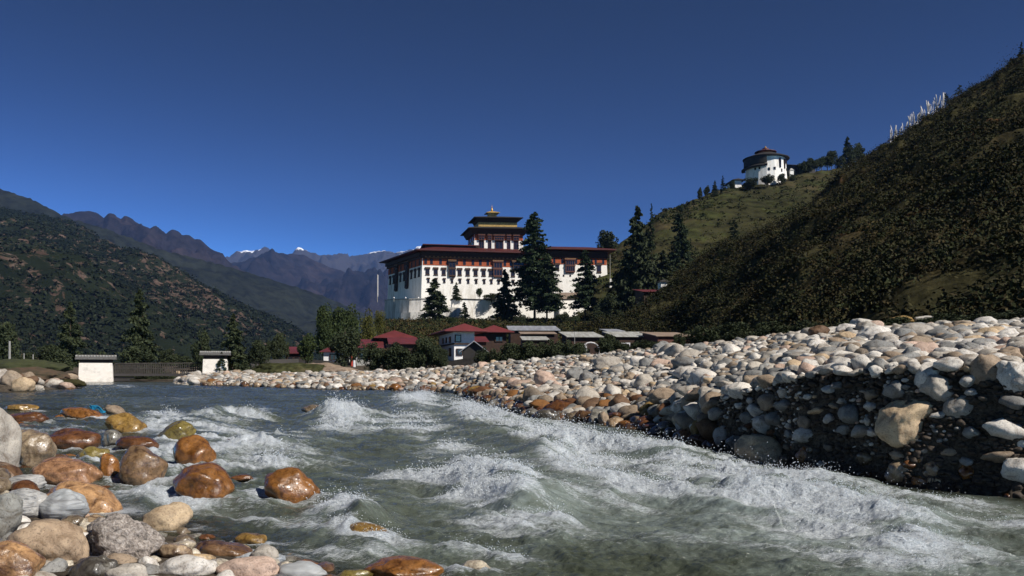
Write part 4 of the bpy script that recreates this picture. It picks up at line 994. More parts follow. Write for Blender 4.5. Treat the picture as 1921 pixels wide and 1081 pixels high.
for i, (px, tp, bs, w, k, tx) in enumerate([(1776, 174, 202, 16, 'bare', 'small umbrella-shaped tree at the top end of the prayer poles'), (1799, 158, 188, 17, 'bare', 'taller umbrella-shaped tree just above the prayer poles'), (1798, 178, 192, 17, 'willow', 'low bush under the taller umbrella-shaped tree'), (1897, 107, 136, 16, 'pine', 'pointed tree high on the steep skyline'), (1869, 131, 150, 6, 'bare', 'thin bare stem with a tuft on the steep skyline'),
     (1916, 78, 122, 16, 'slim', 'tall tree highest on the steep skyline'), (1840, 152, 168, 16, 'willow', 'skyline bush between the umbrella tree and the bare stem'), (1822, 168, 182, 20, 'willow', 'skyline bush beside the umbrella tree'), (1886, 118, 142, 16, 'willow', 'skyline bush under the pointed high tree'), (1910, 110, 128, 16, 'dark', 'skyline bush beside the highest tree')]):
    tree('ridge_tree', px, tp, bs+5, w, 298, k, tx, i%3, cat='tree' if 'bush ' not in tx else 'bush')

# scrub that covers the slopes (nobody could count it)
def bushes(name, V, n, size, lf, leafs, cols, label, sel=None, flat=.7, tmax=1.05, seed=0, mat='hillbush', sig=.35, tone=.92):
    r = np.random.default_rng(seed); a, b, _ = V.shape
    ti = r.uniform(0, a*tmax/1.25, n).astype(int).clip(0, a-2); pi = r.uniform(0, b-1.01, n); p0 = pi.astype(int); fr = (pi-p0)[:, None]
    C0 = V[ti, p0]*(1-fr)+V[ti, p0+1]*fr
    if sel is not None:
        keep = sel(C0, r); C0 = C0[keep]
    n = len(C0)
    s = size*np.exp(r.normal(0, sig, n))
    e = r.normal(size=(n, leafs, 3)); e /= np.linalg.norm(e, axis=2)[:, :, None]; e[:, :, 2] = np.abs(e[:, :, 2])*flat
    lump = 1+.35*r.normal(size=(n, leafs, 1))*.5
    pts = C0[:, None, :]+e*s[:, None, None]*r.uniform(.6, 1., (n, leafs, 1))*lump
    pts = pts.reshape(-1, 3)
    Vv, Fq = leaves(pts, lf, r, .1)
    T = np.array([C_ for C_ in cols])[r.integers(0, len(cols), n)]*r.uniform(.75, 1.15, (n, 1))*tone
    T = np.repeat(T, leafs*4, 0)
    tag(mesh(name, Vv, Fq, M[mat], attrs={'tint': T}), label, 'scrub', kind='stuff')
HB = [(.04, .04, .016), (.034, .04, .016), (.048, .043, .018), (.04, .038, .02), (.026, .032, .013), (.04, .04, .016), (.05, .038, .017)]
bushes('hillside_scrub', VN, 15000, 1.35, .21, 52, HB, 'dense olive and rusty scrub covering the steep hillside', seed=3, sig=.5, tone=.8, sel=lambda c, r: (fbm(c[:, 0]/22, c[:, 1]/22, o=3, s=4)+r.uniform(-.3, .3, len(c)) > -.32))
bushes('ridge_scrub', VM, 9000, 1.7, .6, 14, [(.05, .05, .02), (.035, .045, .016), (.045, .05, .02)], 'small dark shrubs dotted over the grassy ridge', seed=4, sel=lambda c, r: (fbm(c[:, 0]/60, c[:, 1]/60, o=3, s=4)+r.uniform(-.5, .5, len(c)) > .1))
bushes('mountain_forest', VA, 26000, 4.2, 2.4, 8, [(.016, .023, .012), (.022, .028, .015), (.013, .018, .01)], 'scattered far trees over the front mountain', seed=6, sel=lambda c, r: (c[:, 2] > 15) & (fbm(c[:, 0]/130, c[:, 1]/130, o=3, s=7)+r.uniform(-.5, .5, len(c)) > -.15))
bushes('terrace_scrub', Vt[half-1:], 60000, 1.5, .35, 34, [(.035, .042, .016), (.05, .048, .018), (.028, .036, .014), (.07, .05, .02)], 'bushes and rough grass on the slope below the fortress', seed=8, sel=lambda c, r: (c[:, 1] > 165) & (c[:, 1] < 348) & (c[:, 0]/c[:, 1] > -.15) & (c[:, 0]/c[:, 1] < .3) & (r.random(len(c)) < .5))
bushes('village_grass', Vt[half-1:half+60], 5000, .8, .22, 16, [(.06, .065, .02), (.08, .07, .03), (.04, .05, .018)], 'rough grass and weeds on the flat behind the bank', seed=5, sel=lambda c, r: (c[:, 2] < 6) & (c[:, 1] < 170))

# ------------------------------------------------------------------ buildings
UP = np.array([0, 0, 1.])
def xy(px, Y): return np.array([(px-HX)/F*Y, Y])
def zr(py, Y): return CZ+(HY-py)/F*Y
def quad_tower(c, e1, e2, a, b):   # ccw from above, first = front left
    c, e1, e2 = map(np.asarray, (c, e1, e2))
    return [c-a*e1-b*e2, c+a*e1-b*e2, c+a*e1+b*e2, c-a*e1+b*e2]
def poly3(pl, z): return [(p[0], p[1], z) for p in pl]
def grow(pl, d):
    """offset a convex ccw polygon outward by d"""
    pl = [np.asarray(p[:2], float) for p in pl]; n = len(pl); out = []
    for i in range(n):
        p0, p1, p2 = pl[i-1], pl[i], pl[(i+1) % n]
        d1 = (p1-p0)/np.linalg.norm(p1-p0); d2 = (p2-p1)/np.linalg.norm(p2-p1)
        n1 = np.array([d1[1], -d1[0]]); n2 = np.array([d2[1], -d2[0]])
        m = (n1+n2); m /= np.linalg.norm(m); out.append(p1+m*d/max(.35, float(m@n1)))
    return out
def ring_roof(mb, pl, z, over, inset, rise, thick=.5, inner=None, flatc=True):
    """eave polygon = walls grown by over; climbs to an inset ridge; inner: falls again to a courtyard edge, else closes flat"""
    e = grow(pl, over); r = grow(pl, -inset); n = len(pl)
    V = poly3(e, z)+poly3(e, z+thick)+poly3(r, z+thick+rise); Fs = []
    for i in range(n):
        j = (i+1) % n
        Fs += [(i, j, n+j, n+i), (n+i, n+j, 2*n+j, 2*n+i)]
    if inner:
        q = grow(pl, -inner); V += poly3(q, z+thick); 
        for i in range(n):
            j = (i+1) % n; Fs.append((2*n+i, 2*n+j, 3*n+j, 3*n+i))
        Fs.append(tuple(range(n-1, -1, -1)))
    else:
        Fs += [tuple(range(2*n, 3*n)), tuple(range(n-1, -1, -1))]
    mb.add(V, Fs); return mb
class Facade:
    """a wall from A to B (xy), outward normal to the right of the direction A->B when seen from above is toward the viewer"""
    def __init__(s, A, B, batter=0., z0=0.):
        s.A, s.B = np.asarray(A[:2], float), np.asarray(B[:2], float); d = s.B-s.A; s.L = np.linalg.norm(d); s.d = d/s.L
        s.n = np.array([s.d[1], -s.d[0]]); s.k = batter; s.z0 = z0
    def at(s, t, z, out=0.):
        p = s.A+s.d*t+s.n*(out-s.k*(z-s.z0)); return (p[0], p[1], z)
    def t_of(s, px):
        u = (px-HX)/F; return (u*s.A[1]-s.A[0])/(s.d[0]-u*s.d[1])
    def slab(s, mb, t0, t1, z0, z1, o0, o1):
        mb.prism([s.at(t0, z0, o1), s.at(t1, z0, o1), s.at(t1, z0, o0), s.at(t0, z0, o0)], [s.at(t0, z1, o1), s.at(t1, z1, o1), s.at(t1, z1, o0), s.at(t0, z1, o0)]); return mb
def window(fc, par, t, z0, z1, w, kind='plain', frame='wood', pane='glass', name='window'):
    f = MB()
    if kind == 'flare':   # bhutanese window: wide cornice above narrower opening
        fc.slab(f, t-w/2, t+w/2, z0, z1, -.05, .22)
        fc.slab(f, t-w*.68, t+w*.68, z1-.28*(z1-z0), z1, .0, .5)
        fc.slab(f, t-w*.58, t+w*.58, z0-.08*(z1-z0), z0+.03, .0, .34)
    elif kind == 'bay':
        fc.slab(f, t-w/2, t+w/2, z0, z1, -.05, .9)
        fc.slab(f, t-w*.58, t+w*.58, z1-.4, z1+.25, -.02, 1.3)
        fc.slab(f, t-w*.55, t+w*.55, z0+(z1-z0)*.48, z0+(z1-z0)*.55, .3, 1.06)
        fc.slab(f, t-w*.42, t+w*.42, z0-.35, z0+.02, -.05, .6)
    else:
        fc.slab(f, t-w/2, t+w/2, z0, z1, -.05, .15)
    o = f.build(name, M[frame], par)
    p = MB(); q = {'plain': .17, 'flare': .24, 'bay': .93}[kind]
    H_ = z1-z0
    if kind == 'bay':
        n = max(2, int(w/1.1)); 
        for r_ in ((.1, .44), (.6, .9)):
            for k in range(n):
                a = t-w*.44+w*.88*k/n; fc.slab(p, a+.1, a+w*.88/n-.1, z0+H_*r_[0], z0+H_*r_[1], q-.1, q)
    else:
        n = 2 if w > 1.2 else 1; zt = z1-(.3*H_ if kind == 'flare' else .12*H_)
        for k in range(n):
            a = t-w*.42+w*.84*k/n; fc.slab(p, a+.06, a+w*.84/n-.06, z0+.1*H_, zt, q-.1, q)
    p.build('pane', M[pane], o)
    if kind == 'bay' or (kind == 'flare' and w > 2):
        l = MB(); fc.slab(l, t-w*.6, t+w*.6, z1+.27, z1+.5, 0, 1.35 if kind == 'bay' else .6); l.build('cornice', M['lintel'], o)
    return o

# ---- the fortress
dz = empty('fortress')
tag(dz, 'great white fortress monastery with red band, dark red roofs and stepped central tower', 'fortress')
A = xy(789, 380); Cc = xy(1000, 390); Bb = xy(724, 421); Dd = xy(1000, 440)+np.array([-8, 14.])
left_pl = [A, Cc, Dd, Bb]
zb, zt = 26., 55.2
bat = .045
def battered(pl, z0, z1, k): return [(*p, z0) for p in pl], [(*p, z1) for p in grow(pl, -k*(z1-z0))]
mb = MB(); mb.prism(*battered(left_pl, zb, zt, bat))
rw_pl = [xy(1000, 386.5), xy(1143, 391), xy(1143, 391)+np.array([-6, 46.]), xy(1000, 432)]
mb.prism(*battered(rw_pl, zb, 57.0, bat*.8))
mb.build('wall', M['white'], dz)
FL = Facade(A, Cc, bat, zb); FS = Facade(Bb, A, bat, zb); FR = Facade(rw_pl[0], rw_pl[1], bat*.8, zb)
# red band, in lengths between the windows
bd = MB()
zb0, zb1 = zr(497.3, 381), zr(484.3, 381)
FL.slab(bd, 1.1, FL.L-.5, zb0, zb1, -.05, .12); FS.slab(bd, .5, FS.L-1.15, zb0, zb1, -.05, .12)
FR.slab(bd, .2, FR.L-1.0, zr(496, 389), zr(484, 389), -.05, .12)
bd.build('red_band', M['band'], dz)
cn = MB()   # timber cornice under the eaves
FL.slab(cn, .6, FL.L, zb1+.02, zt+.1, -.3, .5); FL.slab(cn, .2, FL.L, zt-1.3, zt+.6, .48, 1.3); FS.slab(cn, 0, FS.L-.9, zb1+.02, zt+.1, -.3, .9); FS.slab(cn, 0, FS.L-1.7, zt-1.3, zt+.28, .88, 1.7)
FR.slab(cn, 0, FR.L-.6, zr(483.8, 389), 57.1, -.3, .7)
cn.build('cornice', M['wood'], dz)
db = MB()
for k in range(26):
    t = 2.0+k*(FL.L-3)/26; FL.slab(db, t, t+.7, zb1+.3, zb1+1.5, .52, .72)
FL.slab(db, 2., FL.L-1.4, zb1+.28, zb1+.5, .5, .6)
db.build('dentil_course', M['lintel'], dz)
rf = MB(); ring_roof(rf, left_pl, 55.9, 2.6, 10, 3.0, .5, 20); ring_roof(rf, rw_pl, 57.5, 2.6, 8, 2.2, .5, 17)
rf.build('roof', M['roof_red'], dz)
up_pl = [xy(800, 391), xy(893, 395), xy(893, 408), xy(795, 404)]
u = MB(); u.prism(poly3(up_pl, 56.5), poly3(up_pl, 60.1)); u.build('raised_storey', M['wood'], dz)
u = MB(); ring_roof(u, up_pl, 60.12, 1.8, 5., 1.0, .35); u.build('roof', M['roof_red'], dz)
# windows of the left front
zu0, zu1 = zr(515.5, 381.5), zr(501, 381.5)
zl0, zl1 = zr(530, 382), zr(521.5, 382)
for px in (802.5, 818, 833, 863, 878, 893, 908, 921.5, 963, 977):
    window(FL, dz, FL.t_of(px), zu0, zu1-.1, 1.75, 'flare')
for px in (804, 818.5, 834, 848.5, 863.5, 879, 894, 909, 922.5, 936, 948, 963.5, 976.5):
    window(FL, dz, FL.t_of(px), zl0, zl1, 1.0, 'flare')
window(FL, dz, FL.t_of(848.5), zr(518, 381.5), zr(489, 381.5), 3.2, 'bay', 'wood')
window(FL, dz, FL.t_of(934.5), zr(518, 384), zr(489, 384), 4.2, 'bay', 'wood_red')
window(FL, dz, FL.t_of(973), zr(504, 386), zr(490, 386), 5.2, 'bay', 'wood')
for px in (798, 809, 826, 841, 856.5, 871, 887, 901, 915, 947, 959):   # dark gaps that cut the band into squares
    window(FL, dz, FL.t_of(px)+.2, zb0+.35, zb1-.1, 1.3, 'plain', name='band_window')
# shaded side
for k, t in enumerate(np.linspace(4, FS.L-4, 9)):
    if k in (2, 5): window(FS, dz, t, zu0-4.5, zb1, 3.0, 'bay')
    else: window(FS, dz, t, zu0-.5, zu1, 1.9, 'flare'); window(FS, dz, t, zb0+.3, zb1-.1, 1.5, 'plain', name='band_window')
# right wing
for px, r0, r1, w_, k_ in ((1046, 507, 494, 1.8, 'flare'), (1124.5, 510, 492, 2., 'flare'), (1104, 508, 494, 1.8, 'flare')):
    window(FR, dz, FR.t_of(px), zr(r0, 389), zr(r1, 389), w_, k_)
window(FR, dz, FR.t_of(1070), zr(511, 389), zr(487, 389), 4.4, 'bay', 'wood_red')
for px in (1046, 1058, 1070.5, 1115, 1126): window(FR, dz, FR.t_of(px), zr(519, 389), zr(515.5, 389), .7, 'plain', name='vent')
for px in (1042, 1057, 1083, 1097, 1112, 1120, 1134): window(FR, dz, FR.t_of(px)-.4, zr(495, 389), zr(485, 389), 1.1, 'plain', name='band_window')
# central tower
e1 = np.array([.9965, .084]); e2 = np.array([-.22, .9755])
tc = xy(936, 403)+e2*9.2+np.array([0, 0.])
tw = quad_tower(tc, e1, e2, 11.9, 9.2)
m = MB(); m.prism(*battered(tw, 53., 66.9, .03)); m.build('tower_wall', M['white'], dz)
FT = Facade(tw[0], tw[1], .03, 53.); FTs = Facade(tw[3], tw[0], .03, 53.)
m = MB(); z4, z5 = zr(450.5, 402), zr(439.5, 402); FT.slab(m, .5, FT.L-.5, z4, z5, -.1, .1); FTs.slab(m, .5, FTs.L-.5, z4, z5, -.1, .1); m.build('red_band', M['band'], dz)
m = MB(); m.prism(poly3(grow(tw, .5), z5), poly3(grow(tw, 1.), z5+1.2)); m.prism(poly3(grow(tw, 1.1), z5+1.22), poly3(grow(tw, 1.6), 69.4)); m.build('cornice', M['wood'], dz)
for px, w_ in ((903.5, 2.5), (918.8, 1.7), (936.5, 4.2), (954.5, 1.7), (968.5, 2.4)):
    window(FT, dz, FT.t_of(px), zr(468.5, 402), zr(452, 402), w_, 'plain', 'wood_red')
    window(FT, dz, FT.t_of(px), zr(450.5, 402), zr(440.5, 402), w_*1.15, 'bay', 'wood_red', name='balcony_window')
for t in (3.5, 9, 14.5):
    window(FTs, dz, t, zr(468.5, 402), zr(452, 402), 2.2, 'plain'); window(FTs, dz, t, zr(450.5, 402), zr(440.5, 402), 2.4, 'plain', name='balcony_window')
m = MB(); ring_roof(m, tw, 69.4, 2.9, 4.5, 1.8, .35); m.build('roof', M['roof_dark'], dz)
t2 = quad_tower(tc, e1, e2, 9.2, 6.6)
m = MB(); m.prism(poly3(t2, 69.9), poly3(t2, 73.1)); m.build('gilt_storey', M['gold_dull'], dz)
m = MB(); m.prism(poly3(grow(t2, -.3), 73.12), poly3(grow(t2, .6), 75.0)); m.build('cornice', M['wood'], dz)
m = MB(); ring_roof(m, t2, 75.02, 2.4, 5.2, 1.6, .3); m.build('roof', M['roof_dark'], dz)
t3 = quad_tower(tc+e1*-1.5, e1, e2, 1.9, 1.8)
m = MB(); m.prism(poly3(t3, 76.6), poly3(t3, 78.4)); m.build('lantern', M['gold_dull'], dz)
m = MB(); ring_roof(m, t3, 78.42, 1.3, 1.7, 1.1, .2); m.build('roof', M['gold_dull'], dz)
m = MB(); cx, cy = tc+e1*-1.5; m.lathe([(.02, 79.2), (.7, 79.5), (.45, 80), (.55, 80.4), (.2, 80.9), (.28, 81.3), (.06, 82), (.01, 83)], (cx, cy), 12); m.build('finial', M['gold'], dz, True)
# small annex ridge poles
def pole(name, px, r0, r1, Y, rad, label, mat='pole', flag=None):
    o = empty(name, P(px, r1, Y)); h = zr(r0, Y)-zr(r1, Y)
    b = MB(); b.tube((0, 0, -.5), (0, 0, h), rad, rad*.7); mesh('pole', np.array(b.v), b.f, M[mat], o)
    if flag:
        V = [(rad, 0, h), (rad, 0, h*.15), (rad+flag, .05, h*.2), (rad+flag, .08, h*.97)]
        f = mesh('flag', np.array(V), [(0, 1, 2, 3)], M['flag'], o); s_ = f.modifiers.new('s', 'SOLIDIFY'); s_.thickness = .03
    tag(o, label, 'pole'); return o
pole('flagpole', 708, 515, 565, 372, .16, 'tall thin flagpole outside the shaded side of the fortress', flag=.18)
pole('flagpole', 1144.5, 478, 520, 384, .14, 'thin pole beside the outer corner of the fortress')
pole('lamp_post', 1183.5, 545, 578, 330, .2, 'pale post at the foot of the grove beyond the fortress')

# ---- terraces below the fortress
def wall_run(name, pts, thick, mat, label, cat='wall', cap=None):
    """pts: (px, top row, bottom row, Y)"""
    o = empty(name, (0, 0, 0)) if cap else None
    b = MB(); c_ = MB()
    for (p, q) in zip(pts[:-1], pts[1:]):
        a0, a1 = xy(p[0], p[3]), xy(q[0], q[3]); d = (a1-a0)/np.linalg.norm(a1-a0); n = np.array([-d[1], d[0]])
        if n[1] < 0: n = -n
        zt0, zt1, zb0_, zb1_ = zr(p[1], p[3]), zr(q[1], q[3]), zr(p[2], p[3])-2, zr(q[2], q[3])-2
        b.prism([(*(a0-n*.6), zb0_), (*(a1-n*.6), zb1_), (*(a1+n*thick), zb1_), (*(a0+n*thick), zb0_)], [(*a0, zt0), (*a1, zt1), (*(a1+n*thick), zt1), (*(a0+n*thick), zt0)])
        c_.prism([(*(a0-n*.3), zt0+.003), (*(a1-n*.3), zt1+.003), (*(a1+n*1.), zt1+.003), (*(a0+n*1.), zt0+.003)], [(*(a0-n*.3), zt0+.4), (*(a1-n*.3), zt1+.4), (*(a1+n*1.), zt1+.4), (*(a0+n*1.), zt0+.4)])
    if cap:
        b.build('masonry', mat, o); c_.build('coping', M[cap], o)
    else: o = b.build(name, mat)
    tag(o, label, cat); return o
arc = [(722, 564, 612, 402), (728, 563.5, 612, 388), (737, 563, 612, 378), (750, 562.5, 610, 371), (768, 562, 606, 367), (790, 561.5, 604, 366), (812, 561, 602, 367)]
wall_run('bastion_wall', arc, 9, M['white_old'], 'curved grey stained bastion wall under the shaded side of the fortress', cap='concrete')
wall_run('bastion_wall', [(741, 588, 618, 368), (752, 587, 616, 362), (770, 586, 614, 359), (800, 585, 612, 358)], 8, M['white_old'], 'lower step of the stained bastion below the curved wall')
wall_run('terrace_wall', [(806, 561.5, 600, 366), (838, 561.5, 600, 365)], 6, M['white'], 'short white wall behind the cone-shaped conifer', cap='roof_dark')
wall_run('terrace_wall', [(848, 561.5, 603, 352), (915, 563.5, 603, 354), (1000, 565, 606, 357), (1050, 565, 607, 358)], 6, M['white'], 'long white lower terrace wall with small holes', cap='roof_dark')
wall_run('terrace_wall', [(836, 576, 606, 347), (868, 578, 607, 347)], 5, M['white_old'], 'low stepped whitish wall at the end of the terrace', )
wall_run('terrace_wall', [(1049, 563, 588, 356), (1110, 562, 588, 360)], 5, M['white'], 'white wall section right of the double conifers, between the trees', cap='roof_dark')
wall_run('terrace_wall', [(1050, 549, 560, 380), (1090, 549, 560, 381)], 3, M['roof_tan'], 'low brown roofed wall along the foot of the far wing', )
wall_run('outcrop_wall', [(752, 612, 632, 345), (768, 606, 630, 342), (785, 600, 628, 342)], 6, M['white_old'], 'rough whitewashed outcrop below the bastion')
tb = MB(); z_ = zr(567, 352)
tag(wall_run('annex_wall', [(1144, 523, 552, 372), (1172, 525, 552, 371), (1196, 525, 554, 370)], 5, M['white'], 'white annex wall adjoining the fortress end'), cat='wall')

# ---- houses
def house(name, label, px_c, Y, ang, pxl, pxr, r_eave, r_base, rise, over=.7, roof='roof_red', wall='white_shed', kind='hip', wins=(), side=None, gable='wall', floorline=None):
    """px_c: front corner; the lit face runs right to pxr, the other face runs left/back to pxl"""
    th = R(ang); e1 = np.array([math.cos(th), math.sin(th)]); e2 = np.array([-math.sin(th), math.cos(th)])
    c = xy(px_c, Y)
    def L(px, e): u = (px-HX)/F; return (u*c[1]-c[0])/(e[0]-u*e[1])
    l1 = abs(L(pxr, e1)); l2 = abs(L(pxl, e2)) if pxl is not None else (side or 6)
    l1 = min(l1, 40); l2 = min(l2, 16)
    pl = [c, c+e1*l1, c+e1*l1+e2*l2, c+e2*l2]
    z0, z1 = zr(r_base, Y)-.8, zr(r_eave, Y)
    o = empty(name, (c[0], c[1], z0))
    tag(o, label, 'house' if 'shed' not in name else 'shed')
    b = MB(); b.prism(poly3(pl, z0), poly3(pl, z1)); 
    if kind == 'gable':
        m0, m1 = (pl[0]+pl[1])/2, (pl[3]+pl[2])/2
        b.add([(*pl[0], z1), (*pl[1], z1), (*m0, z1+rise), (*pl[3], z1), (*pl[2], z1), (*m1, z1+rise)], [(0, 1, 2), (3, 5, 4), (0, 2, 5, 3), (1, 4, 5, 2)])
    if kind == 'gable_side':
        m0, m1 = (pl[0]+pl[3])/2, (pl[1]+pl[2])/2
        b.add([(*pl[3], z1), (*pl[0], z1), (*m0, z1+rise), (*pl[2], z1), (*pl[1], z1), (*m1, z1+rise)], [(0, 1, 2), (3, 5, 4), (0, 2, 5, 3), (1, 4, 5, 2)])
    b.build('wall', M[wall], o)
    r = MB(); e = grow(pl, over); t = .12
    if kind == 'hip':
        k = min(l1, l2)/2; ra = (e[0]+e[3])/2+e1*k; rb = (e[1]+e[2])/2-e1*k
        if l2 > l1: ra = (e[0]+e[1])/2+e2*k; rb = (e[3]+e[2])/2-e2*k
        for dz_, ff in ((0, 1), (t, 0)):
            pass
        V = poly3(e, z1)+poly3(e, z1+t)+[(*ra, z1+t+rise), (*rb, z1+t+rise)]
        Fs = [(0, 1, 5, 4), (1, 2, 6, 5), (2, 3, 7, 6), (3, 0, 4, 7), (3, 2, 1, 0)]
        Fs += [(4, 5, 9, 8), (5, 6, 9), (6, 7, 8, 9), (7, 4, 8)] if l1 >= l2 else [(4, 5, 8), (5, 6, 9, 8), (6, 7, 9), (7, 4, 8, 9)]
        r.add(V, Fs)
    elif kind in ('gable', 'gable_side'):
        i = (0, 1, 2, 3) if kind == 'gable' else (3, 0, 1, 2)
        q = [e[k] for k in i]; m0, m1 = (q[0]+q[1])/2, (q[3]+q[2])/2; dr = rise*(over/ (np.linalg.norm(pl[i[0]]-pl[i[1]])/2))
        zE = z1-dr+.05; zR = z1+rise+.05
        for (s0, s1) in ((0, 3), (1, 2)):
            r.prism([(*q[s0], zE), (*m0, zR), (*m1, zR), (*q[s1], zE)] if s0 == 0 else [(*m0, zR), (*q[s0], zE), (*q[s1], zE), (*m1, zR)],
                    [(*q[s0], zE+t), (*m0, zR+t), (*m1, zR+t), (*q[s1], zE+t)] if s0 == 0 else [(*m0, zR+t), (*q[s0], zE+t), (*q[s1], zE+t), (*m1, zR+t)])
    else:  # mono pitch rising to the back
        bk = z1+rise
        r.prism([(*e[0], z1+.01), (*e[1], z1+.01), (*e[2], bk), (*e[3], bk)], [(*e[0], z1+t), (*e[1], z1+t), (*e[2], bk+t), (*e[3], bk+t)])
        b2 = MB(); b2.add([(*pl[0], z1), (*pl[1], z1), (*pl[2], z1), (*pl[3], z1), (*pl[2], bk-.15), (*pl[3], bk-.15)], [(3, 2, 4, 5), (0, 3, 5), (1, 4, 2)]); b2.build('upper_wall', M[wall], o)
    r.build('roof', M[roof], o)
    F1 = Facade(pl[0], pl[1]); F2 = Facade(pl[3], pl[0])
    for (face, px, ra, rb, w_) in wins:
        fc = F1 if face == 'f' else F2
        t_ = fc.t_of(px)
        if .3 < t_ < fc.L-.3: window(fc, o, t_, zr(rb, Y), zr(ra, Y), w_, 'plain', 'wood')
    if floorline:
        s_ = MB(); zf = zr(floorline, Y); F1.slab(s_, 0, F1.L, zf-.1, zf+.1, 0, .25); F2.slab(s_, 0, F2.L, zf-.1, zf+.1, 0, .25); s_.build('string_course', M['wood'], o)
    return o
house('house', 'white two-storey house with dark red hipped roof, nearest below the cone-shaped conifer', 852, 118, 14, 824, 890, 622.5, 672, 1.05, 1.6, 'roof_red_bright', wins=[('f', 859, 628, 642, .9), ('f', 862, 654, 667, .9), ('s', 845, 630, 642, 1.1), ('s', 838, 630, 641, .7), ('s', 832, 630, 641, .7), ('s', 845, 652, 668, 1.3), ('s', 834, 654, 668, .8)], floorline=645)
house('shed', 'dark gabled shed with grey metal roof before the white two-storey house', 869, 104, 4, None, 909, 657, 676, 1.0, .5, 'roof_grey', 'roof_dark', 'gable', side=5, wins=())
house('house', 'house with red hipped roof and white gable patch, behind the two-storey house', 905, 132, 10, 892, 950, 624, 662, 1.1, 1.1, 'roof_red_bright', 'wood', wins=[('f', 936, 631, 641, 1.3)])
house('lean_to', 'low red lean-to roof between the two white-walled houses', 888, 124, 8, None, 912, 642, 662, .9, .4, 'roof_red_bright', 'wood', 'mono', side=4)
house('house', 'large house with two stepped red roofs beside the olive willow', 712, 128, 12, 700, 770, 634.5, 664, 1.15, .9, 'roof_red_bright', 'wood', wins=[('f', 730, 642, 652, 1.), ('f', 745, 642, 652, 1.)])
house('house', 'low house with red roof spread before the larger stepped one', 735, 121, 10, None, 782, 646, 668, 1.0, .5, 'roof_red_bright', 'wood', 'mono', side=5)
house('house', 'long grey-walled house with red roof and dark windows behind the tall red post', 668, 122, 16, None, 716, 653, 684, 1.4, .8, 'roof_red_bright', 'concrete', 'mono', side=6, wins=[('f', 679, 661, 673, 1.1), ('f', 688, 661, 673, .9), ('f', 700, 661, 673, 1.1)])
house('house', 'white-walled cottage with orange-red roof under the round dark tree', 607, 122, 6, 590, 645, 661, 680, .9, .5, 'roof_red_bright', 'white_shed', 'mono', wins=[('f', 627, 664, 676, 1.3)])
house('house', 'dark-walled house with faded red roof beside the leaning dark tree', 536, 126, 4, None, 566, 664, 686, 1.1, .5, 'roof_red_bright', 'wood', 'mono', side=5, wins=[('f', 545, 669, 680, .9), ('f', 557, 669, 680, .9)])
house('shed', 'long shed with blue-grey metal roof, uppermost of the metal roofs', 958, 150, 3, None, 1047, 620.5, 640, 1.2, .4, 'roof_grey', 'wood', 'mono', side=8)
house('shed', 'low shed with strip of rusty red roof below the long blue-grey one', 980, 144, 3, None, 1040, 627, 642, .5, .4, 'roof_tan', 'wood', 'mono', side=4)
house('shed', 'small shed with pale grey roof just above the willow scrub', 984, 128, 3, None, 1026, 638.5, 656, .7, .4, 'roof_pale', 'wood', 'mono', side=5)
house('shed', 'wide shed with pale corrugated roof, its gable end toward the conifers', 1068, 130, 6, None, 1126, 633, 664, 1.1, .5, 'roof_pale', 'wood', 'mono', side=7)
house('shed', 'small shed with sloping grey roof behind the wide pale-roofed one', 1142, 150, 6, None, 1168, 622.5, 640, .7, .4, 'roof_grey', 'wood', 'mono', side=6)
house('shed', 'greenish grey roofed shed joined to the tan-roofed one', 1156, 132, 8, None, 1228, 632.5, 660, 1.1, .4, 'roof_pale', 'wood', 'mono', side=7, wins=[('f', 1160, 646, 655, 1.2)])
house('shed', 'tan roofed shed with brown gable end, last before the hillside', 1234, 126, 10, None, 1298, 631.5, 660, .9, .4, 'roof_tan', 'wood_red', 'mono', side=7)
house('house', 'small dark house with thin red roof under the grove trees', 1208, 250, 8, None, 1252, 548, 572, 1.6, .9, 'roof_red_bright', 'wood', 'mono', side=9)
house('guard_hut', 'small white block with dark roof above the thin red roof', 1240, 268, 8, 1234, 1252, 529, 548, .8, .6, 'roof_dark', 'white_shed', 'hip')
house('annex', 'brown-fronted annex below the white wall of the fortress end', 1150, 362, 4, None, 1174, 545, 566, .8, .5, 'roof_tan', 'wood_red', 'mono', side=8)
# bits round the village
o = wall_run('garden_wall', [(470, 676, 690, 118), (560, 673, 684, 122), (640, 679, 692, 122), (664, 682, 694, 118)], .4, M['roof_dark'], 'low dark garden wall before the cottages')
o = wall_run('river_wall', [(824, 680, 692, 100), (870, 673, 690, 99), (912, 672, 688, 98)], .5, M['wood_weathered'], 'brown fence wall before the dark gabled shed', 'fence')
pole('post', 660, 664, 692, 112, .18, 'tall red post at the foot of the olive willow', 'flag_red')
pole('post', 664.5, 676, 692, 110, .22, 'pale leaning post right beside the tall red one', 'flag')
for i, (px, a, b, Y, t) in enumerate([(18, 640, 682, 60, 'grey post, tallest on the meadow at the upstream edge'), (45, 663, 690, 64, 'middle thin post on the meadow'), (62, 665, 692, 64, 'thinnest post on the meadow, nearest the bush mass'), (1078, 622, 664, 118, 'thin light pole before the wide pale-roofed shed')]):
    pole('post', px, a, b, Y, .09 if i == 0 else .05, t)
